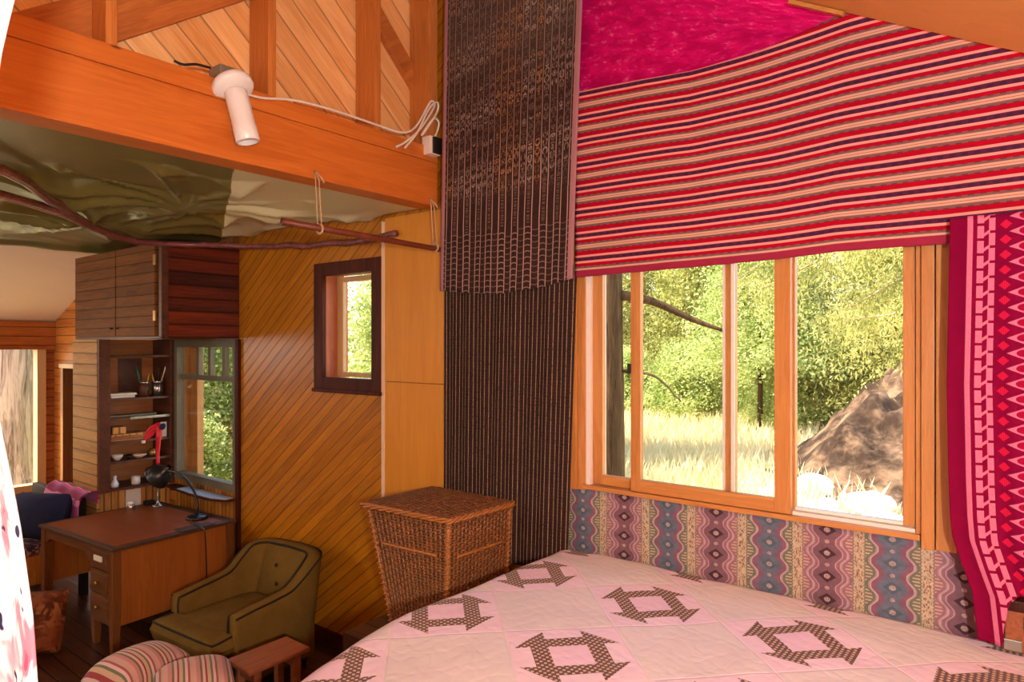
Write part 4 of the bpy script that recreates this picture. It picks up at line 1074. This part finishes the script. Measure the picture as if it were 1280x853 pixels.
def fsr(u, v):
    x = -7.3 + .80 * u; q = v * PI * .5 + .0
    prof = [(2.27, .62), (2.275, .80), (2.30, .875), (2.36, .91), (2.43, .90), (2.455, .84), (2.44 , .80)]
    t = v * 6; i = min(5, int(t)); a, c = prof[i], prof[i + 1]; k = t - i
    return (x, min(2.425, a[0] + (c[0] - a[0]) * k), a[1] + (c[1] - a[1]) * k + .008 * math.sin(u * 17 + v * 5))
b = MB(); b.grid(fsr, 30, 24)
tag(b.build('striped_throw', M['serape'], solid=.01), 'magenta and purple striped throw folded over the back of the daybed', 'throw')
pillow('floor_pillow', M['batik'], 'brown batik pillow leaning on the floor in front of the desk', 'pillow', (-5.66, 1.68, .215), (math.radians(66), 0, math.radians(50)), .44, .42, .14, None, .05)
# ------------------------------------------------------------------ outdoors
def leafmat(name, c1, c2, tr=.45):
    def f():
        x, y, z, o = xyz()
        n = vnoise(o, 3, 3); c = cmix(lin(*c1), lin(*c2), sstep(n, .35, .65)); return {'c': c}
    return mat(name, f, rough=.55, spec=.3, transl=tr)
M['leafa'] = leafmat('conifer_needles', (128, 130, 58), (214, 206, 122))
M['leafb'] = leafmat('bright_leaves', (150, 166, 84), (220, 222, 146))
M['leafc'] = leafmat('dark_needles', (84, 92, 50), (160, 158, 90))
M['bark'] = wood('tree_bark', (108, 84, 58), (52, 38, 26), g='z', a='x', rough=.95, spec=.05, gs=.8, contrast=1.6, bump=.9)
M['barkl'] = wood('pale_bark', (196, 166, 142), (104, 84, 70), g='z', a='y', rough=.95, spec=.05, gs=.5, contrast=1.8, bump=1.0)
def f_gr():
    x, y, z, o = xyz(); n = vnoise(o, .6, 4, .6); n2 = vnoise(o, 9, 3)
    c = cmix(lin(226, 208, 160), lin(178, 164, 108), sstep(n, .45, .65)); return {'c': cscale(c, .75 + .5 * n2), 'h': n2}
M['ground'] = mat('dry_meadow', f_gr, rough=.95, spec=.05)
def f_rk():
    x, y, z, o = xyz(); n = vnoise(o, 2.2, 5, .65); n2 = vnoise(o, 12, 3)
    c = cmix(lin(56, 42, 33), lin(134, 104, 80), sstep(n, .4, .7)); return {'c': cscale(c, .75 + .5 * n2), 'h': n}
M['rock'] = mat('brown_rock', f_rk, rough=.95, spec=.05, bump=.8, bdist=.05)
M['palerock'] = plain('pale_rock', (232, 218, 196), var=.2, scale=8, rough=.9)
M['straw'] = plain('dry_straw', (236, 220, 172), var=.3, scale=3, rough=.8, transl=.3)
def gz(x, y):
    d = max(0, y - 4)
    return -.35 + .028 * d + .15 * noise.noise(Vector((x * .15, y * .15, 0))) + 2.4 * max(0, (y - 26) / 14) ** 1.5
b = MB(); b.grid(lambda u, v: (-44 + 70 * u, 3.4 + 44 * v, gz(-44 + 70 * u, 3.4 + 44 * v)), 90, 60)
struct(b.build('ground', M['ground']))
b = MB(); b.grid(lambda u, v: (-44 + 34 * u, -12 + 15.4 * v, gz(0, 3.4)), 10, 8); struct(b.build('ground_west', M['ground']))
def foliage(name, n, seed, rx, rz, size, droop, m, core=.25, thin=.3):
    """one crown mesh: n small leaves spread through a shell of boughs"""
    rr = random.Random(seed); vs = []; fs = []
    nb = max(8, n // 90); per = n // nb
    for k in range(nb):
        q = rr.uniform(0, 2 * PI); h = rr.random(); rad = rx * (1 - h * .75) * rr.uniform(.35, 1) ** .5
        base = Vector((0, 0, h * rz)); tip = Vector((math.cos(q) * rad, math.sin(q) * rad, h * rz - droop * rad))
        for i in range(per):
            t = rr.random() ** .6; p = base.lerp(tip, .15 + .9 * t) + Vector((rr.gauss(0, 1), rr.gauss(0, 1), rr.gauss(-.3, .9))) * (.10 + .16 * t) * rx * .35
            d = Vector((rr.gauss(0, 1), rr.gauss(0, 1), rr.gauss(-droop * 1.4, .7))).normalized(); s = size * rr.uniform(.5, 1.3)
            w = d.cross(Vector((rr.gauss(0, 1), rr.gauss(0, 1), rr.gauss(0, 1)))).normalized() * s * thin
            o = len(vs); vs += [p, p + d * s * .5 + w, p + d * s, p + d * s * .5 - w]; fs.append((o, o + 1, o + 2, o + 3))
    b = MB(); b.add(vs, fs); me = b.mesh(); me.materials.append(m); me.name = name; return me
FO = {'fir': foliage('fir', 64000, 1, 2.3, 7.5, .13, .45, M['leafa'], thin=.15), 'dark': foliage('dark', 56000, 2, 2.2, 7, .13, .5, M['leafc'], thin=.15), 'broad': foliage('broad', 50000, 3, 2.0, 3.6, .07, .1, M['leafb'], thin=.36), 'bush': foliage('bush', 26000, 4, 1.3, 1.5, .055, -.15, M['leafb'], thin=.34)}
def tree(x, y, kind, s, lab, grp, base=0.0, trunk=.14):
    z = gz(x, max(y, 3.4))
    t = thing('tree' if kind != 'bush' else 'shrub', lab, 'tree' if kind != 'bush' else 'shrub', (x, y, z), R.uniform(0, 6), grp, True)
    H = {'fir': 7.8, 'dark': 7.3, 'broad': 3.4, 'bush': .9}[kind]
    b = MB(); b.tube([(0, 0, -.15), (.03, .02, H * .3 + base), (0, -.02, H * .7 + base), (0, 0, H + base)], [trunk, trunk * .8, trunk * .5, .02], 8); b.build('trunk', M['bark'], t)
    o = bpy.data.objects.new('foliage', FO[kind]); COL.objects.link(o); o.parent = t; o.location = (0, 0, base)
    t.scale = (s, s, s); return t
G1 = 'conifers in the woods beyond the meadow'
for x, y, k, s, bs in ((-13.6, 19, 'dark', 1.0, .2), (-11.2, 22, 'fir', 1.25, .4), (-8.6, 20.5, 'fir', 1.05, .3), (-6.4, 22.5, 'dark', 1.3, .3), (-2.2, 19, 'fir', 1.2, .9), (-10, 27, 'dark', 1.6, 0), (-1.2, 24, 'dark', 1.4, 0), (-16, 25, 'fir', 1.5, 0)):
    tree(x, y, k, s, 'tall drooping conifer in the woods beyond the meadow seen through the big window', G1, bs)
G2 = 'bushes at the edge of the meadow'
for x, y, s in ((-9.4, 17.5, 1.2), (-7.6, 17.2, 1.3), (-11.2, 16.8, 1.3), (-6.0, 18, 1.1), (-4.6, 16.5, 1.2), (-3.2, 17.0, 1.3)):
    tree(x, y, 'bush', s, 'rounded bright bush at the edge of the meadow', G2, .1, .03)
tree(-5.0, 15.5, 'broad', 1.05, 'sunlit leafy tree over the brown bank seen in the middle pane', None, 1.7, .06)
tree(-2.3, 16.0, 'fir', .9, 'sunlit conifer growing above the brown bank behind the fixed pane', None, 1.7, .12)
# west side, seen through the desk window, the small window and the far window
G3 = 'leafy trees outside the desk window'
for x, y, k, s, bs in ((-11.2, 5.6, 'broad', .8, .6), (-12.6, 7.0, 'broad', 1.1, .2), (-14.8, 7.6, 'fir', .9, 0), (-10.4, 6.9, 'broad', .9, .2), (-17, 10, 'dark', 1.3, 0)):
    tree(x, y, k, s, 'leafy tree close outside the desk window', G3, bs, .07)
for x, y, s in ((-9.9, 5.0, .9), (-11.0, 5.1, 1.0), (-12.2, 5.6, 1.0)): tree(x, y, 'bush', s, 'low green bush under the desk window outside', 'bushes outside the desk window', 0, .03)
G4 = 'trees outside the small window'
for x, y, k, s, bs in ((-7.4, 7.2, 'broad', 1.0, .8), (-9.4, 9.5, 'fir', .95, .2), (-8.0, 9.8, 'fir', 1.0, 0)):
    tree(x, y, k, s, 'pale green tree outside the small dark framed window', G4, bs, .06)
for x, y, k, s in ((-19, 5.4, 'broad', 1.5), (-18, 4.3, 'broad', 1.0), (-21, 4.4, 'fir', 1.2), (-20.5, 6.4, 'dark', 1.2)):
    tree(x, y, k, s, 'green tree behind the thick trunk outside the far window', 'trees outside the far window', 0, .08)
def trunk(name, x, y, r, h, lean, lab, m, limbs=()):
    z = gz(x, max(y, 3.4)); t = thing(name, lab, 'tree', (x, y, z), 0, None, True)
    n = 28; b = MB(); nr = 20; vs = []
    for i in range(n + 1):
        zz = -.2 + h * i / n; rr = r * (1 + .5 * math.exp(-max(0, zz) * 3)) * (1 - .25 * i / n)
        for k in range(nr):
            q = 2 * PI * k / nr; d = rr * (1 + .10 * noise.noise(Vector((math.cos(q) * 4, math.sin(q) * 4, zz * 1.2))) + .06 * noise.noise(Vector((math.cos(q) * 11, math.sin(q) * 11, zz * 2.5))))
            vs.append((math.cos(q) * d + lean[0] * zz, math.sin(q) * d + lean[1] * zz, zz))
    b.add(vs, [(i * nr + k, i * nr + (k + 1) % nr, (i + 1) * nr + (k + 1) % nr, (i + 1) * nr + k) for i in range(n) for k in range(nr)], True)
    tr_ = b.build('trunk', m, t)
    for pts, ra in limbs:
        pth = spline(pts, 6); MB().tube(pth, [ra * (1 - .75 * i / len(pth)) for i in range(len(pth))], 8).build('branch', m, tr_)
    return t
trunk('fir_trunk', -3.52, 6.25, .125, 8, (-.012, 0), 'dark fir trunk standing close outside the first window pane', M['bark'], [([(0, 0, 3.0), (.35, .15, 2.92), (.75, .3, 2.72), (1.05, .4, 2.6)], .055), ([(0, 0, 3.3), (.6, -.2, 3.35), (1.3, -.3, 3.3)], .035), ([(0, 0, 2.2), (.4, .1, 2.15), (.7, .1, 1.9)], .02)])
trunk('big_trunk', -13.15, 3.62, .36, 7, (.0, 0), 'thick furrowed tree trunk just outside the far window', M['barkl'])
# overhanging boughs: a near conifer whose drooping sprays hang across the top of the panes
ov = thing('drooping_conifer', 'conifer with long drooping sprays hanging in front of the window panes', 'tree', (-1.0, 8.6, gz(-1, 8.6)), 0, None, True)
MB().tube([(1.5, .3, -.2), (1.5, .3, 3), (1.45, .25, 6.5)], [.16, .13, .06], 10).build('trunk', M['bark'], ov)
rr = random.Random(11)
for k, (pts, nn) in enumerate([([(1.45, .3, 3.2), (.8, .1, 3.05), (0, -.1, 2.75), (-.8, -.2, 2.62)], 1800), ([(1.45, .3, 4.0), (.5, .2, 3.9), (-.7, .2, 3.55), (-1.9, .5, 3.1)], 2600), ([(1.45, .3, 4.5), (.3, .5, 4.2), (-1.2, .8, 3.9), (-2.6, 1.4, 3.3)], 2600), ([(1.45, .3, 3.5), (.6, .6, 3.5), (-.3, 1.0, 3.2), (-1.2, 1.2, 2.7)], 2200), ([(1.45, .3, 2.9), (.9, .7, 2.8), (.2, 1.0, 2.4)], 1300)]):
    pth = spline(pts, 8); bo = MB().tube(pth, [.035 * (1 - .8 * i / len(pth)) for i in range(len(pth))], 6).build('bough', M['barkl'], ov)
    vs = []; fs = []
    for i in range(int(nn * 2.2)):
        p = pth[rr.randrange(len(pth) // 5, len(pth))] + Vector((rr.gauss(0, .16), rr.gauss(0, .16), -abs(rr.gauss(0, .32)) + .1))
        d = Vector((rr.gauss(0, .6), rr.gauss(0, .6), -1 + rr.gauss(0, .5))).normalized(); s = rr.uniform(.035, .085); w = d.cross(Vector((rr.gauss(0, 1), rr.gauss(0, 1), .2))).normalized() * s * .13
        o = len(vs); vs += [p, p + d * s * .5 + w, p + d * s, p + d * s * .5 - w]; fs.append((o, o + 1, o + 2, o + 3))
    f = MB(); f.add(vs, fs); f.build('needles', M['leafa'], bo)
# brown bank with pale rocks
def bank(u, v):
    x = -5.0 + 7.0 * u; y = 9.6 + 7.2 * v
    h = 2.0 * math.exp(-((x + 1.3) / 1.75) ** 2 - ((y - 13.0) / 2.0) ** 2) + .35 * math.exp(-((x + 2.1) / 1.0) ** 2 - ((y - 11.0) / .8) ** 2)
    p = Vector((x, y, 0)); h += h * (.28 * noise.noise(p * 1.1) + .2 * noise.noise(p * 2.7) + .12 * noise.noise(p * 6))
    e = min(u, 1 - u, v, 1 - v) * 8
    return (x, y, gz(x, y) - .12 + h + .1 * min(1, e))
b = MB(); b.grid(bank, 90, 90); tag(b.build('earth_bank', M['rock']), 'rugged brown earth and rock bank outside the fixed window pane', 'bank')
for k, (x, y, s) in enumerate(((-2.75, 9.6, .26), (-2.2, 9.3, .22), (-1.75, 9.8, .26), (-2.45, 10.3, .3), (-1.45, 9.2, .2), (-2.9, 10.4, .22), (-3.2, 9.7, .18))):
    bm = bmesh.new(); bmesh.ops.create_icosphere(bm, subdivisions=3, radius=1)
    for p in bm.verts: p.co = p.co * (1 + .35 * noise.noise(p.co * 1.3 + Vector((k * 7, 0, 0))) + .15 * noise.noise(p.co * 3.1)); p.co = Vector((p.co.x * s * 1.3, p.co.y * s, p.co.z * s * .75))
    bm.verts.ensure_lookup_table(); b = MB(); b.add([p.co + Vector((x, y, gz(x, y) + .12 + s * .3)) for p in bm.verts], [tuple(q.index for q in f.verts) for f in bm.faces], True); bm.free()
    tag(b.build('pale_rock', M['palerock'], recenter=True), 'pale sun bleached rock at the foot of the brown bank', 'rock', 'pale rocks at the foot of the bank')
# dry grass
rr = random.Random(5); vs = []; fs = []
for i in range(26000):
    y = 5.5 + 15 * rr.random() ** 1.2; x = -(.12 + .52 * rr.random()) * y - .2
    if x > -2.4 and y < 12.5 and rr.random() < .8: continue
    z = gz(x, y) - .02; h = rr.uniform(.2, .62); q = rr.uniform(0, 2 * PI); l = rr.uniform(.05, .25); w = .008 + .0009 * y
    d = Vector((math.cos(q), math.sin(q), 0)); n = Vector((-d.y, d.x, 0)) * w; p = Vector((x, y, z))
    o = len(vs); vs += [p - n, p + n, p + d * l * .4 + Vector((0, 0, h * .6)) + n * .7, p + d * l + Vector((0, 0, h))]; fs += [(o, o + 1, o + 2), (o, o + 2, o + 3)]
b = MB(); b.add(vs, fs); g = b.build('grass', M['straw']); g['kind'] = 'stuff'; g['label'] = 'tall dry straw coloured grass across the meadow'; g['category'] = 'grass'

# ------------------------------------------------------------------ light
W = bpy.data.worlds.new('World'); SC.world = W; W.use_nodes = True; nt = W.node_tree
sk = nt.nodes.new('ShaderNodeTexSky'); sk.sky_type = 'NISHITA'; sk.sun_disc = False; sk.sun_elevation = math.radians(48); sk.sun_rotation = math.radians(236); sk.dust_density = 2.0
nt.links.new(sk.outputs[0], nt.nodes['Background'].inputs[0]); nt.nodes['Background'].inputs[1].default_value = .95
def light(name, kind, loc, energy, col=(1, 1, 1), size=.3, target=None, **k):
    l = bpy.data.lights.new(name, kind); l.energy = energy; l.color = col
    if kind == 'AREA': l.shape = 'DISK'; l.size = size
    elif kind == 'POINT' or kind == 'SPOT': l.shadow_soft_size = size
    elif kind == 'SUN': l.angle = size
    for a, v in k.items(): setattr(l, a, v)
    o = bpy.data.objects.new(name, l); COL.objects.link(o); o.location = loc
    if target is not None: o.rotation_euler = (Vector(target) - Vector(loc)).to_track_quat('-Z', 'Y').to_euler()
    return o
light('sun', 'SUN', (0, 0, 20), 13.0, (1, .94, .82), .01, target=(5.5, 3.6, 11.5))
light('flash', 'POINT', (.72, -.30, 2.27), 320, (1, 1, 1), .06)
light('bounce_fill', 'POINT', (1.0, -1.3, 2.1), 32, (1, .97, .94), .3)  # added fill for bounced flash light, no fitting stands here
light('low_room_area_fill', 'AREA', (-5.6, -1.0, 2.5), 24, (1, .94, .86), 1.0, target=(-5.6, 2.6, 1.2))  # added out-of-view fill to brighten the desk side, not a fitting
light('low_room_fill', 'POINT', (-4.1, .45, 1.5), 9, (1, .95, .86), .25)
light('far_room_fill', 'POINT', (-8.7, .6, 2.15), 62, (1, .93, .84), .3)  # unseen added fill that lifts the white sloping ceiling

# ------------------------------------------------------------------ camera
cam = bpy.data.cameras.new('camera'); co = bpy.data.objects.new('camera', cam); COL.objects.link(co)
co.location = (0, 0, 2.2); co.rotation_euler = (PI / 2, 0, math.radians(38))
cam.sensor_width = 36; cam.lens = 36 * 845 / 1280; cam.shift_y = -(430 - 426.5) / 1280 * -1
cam.clip_start = .02; cam.clip_end = 300
SC.camera = co
SC.view_settings.view_transform = 'Standard'; SC.view_settings.look = 'None'; SC.view_settings.gamma = 1; SC.view_settings.exposure = 0
SC.view_settings.use_curve_mapping = False
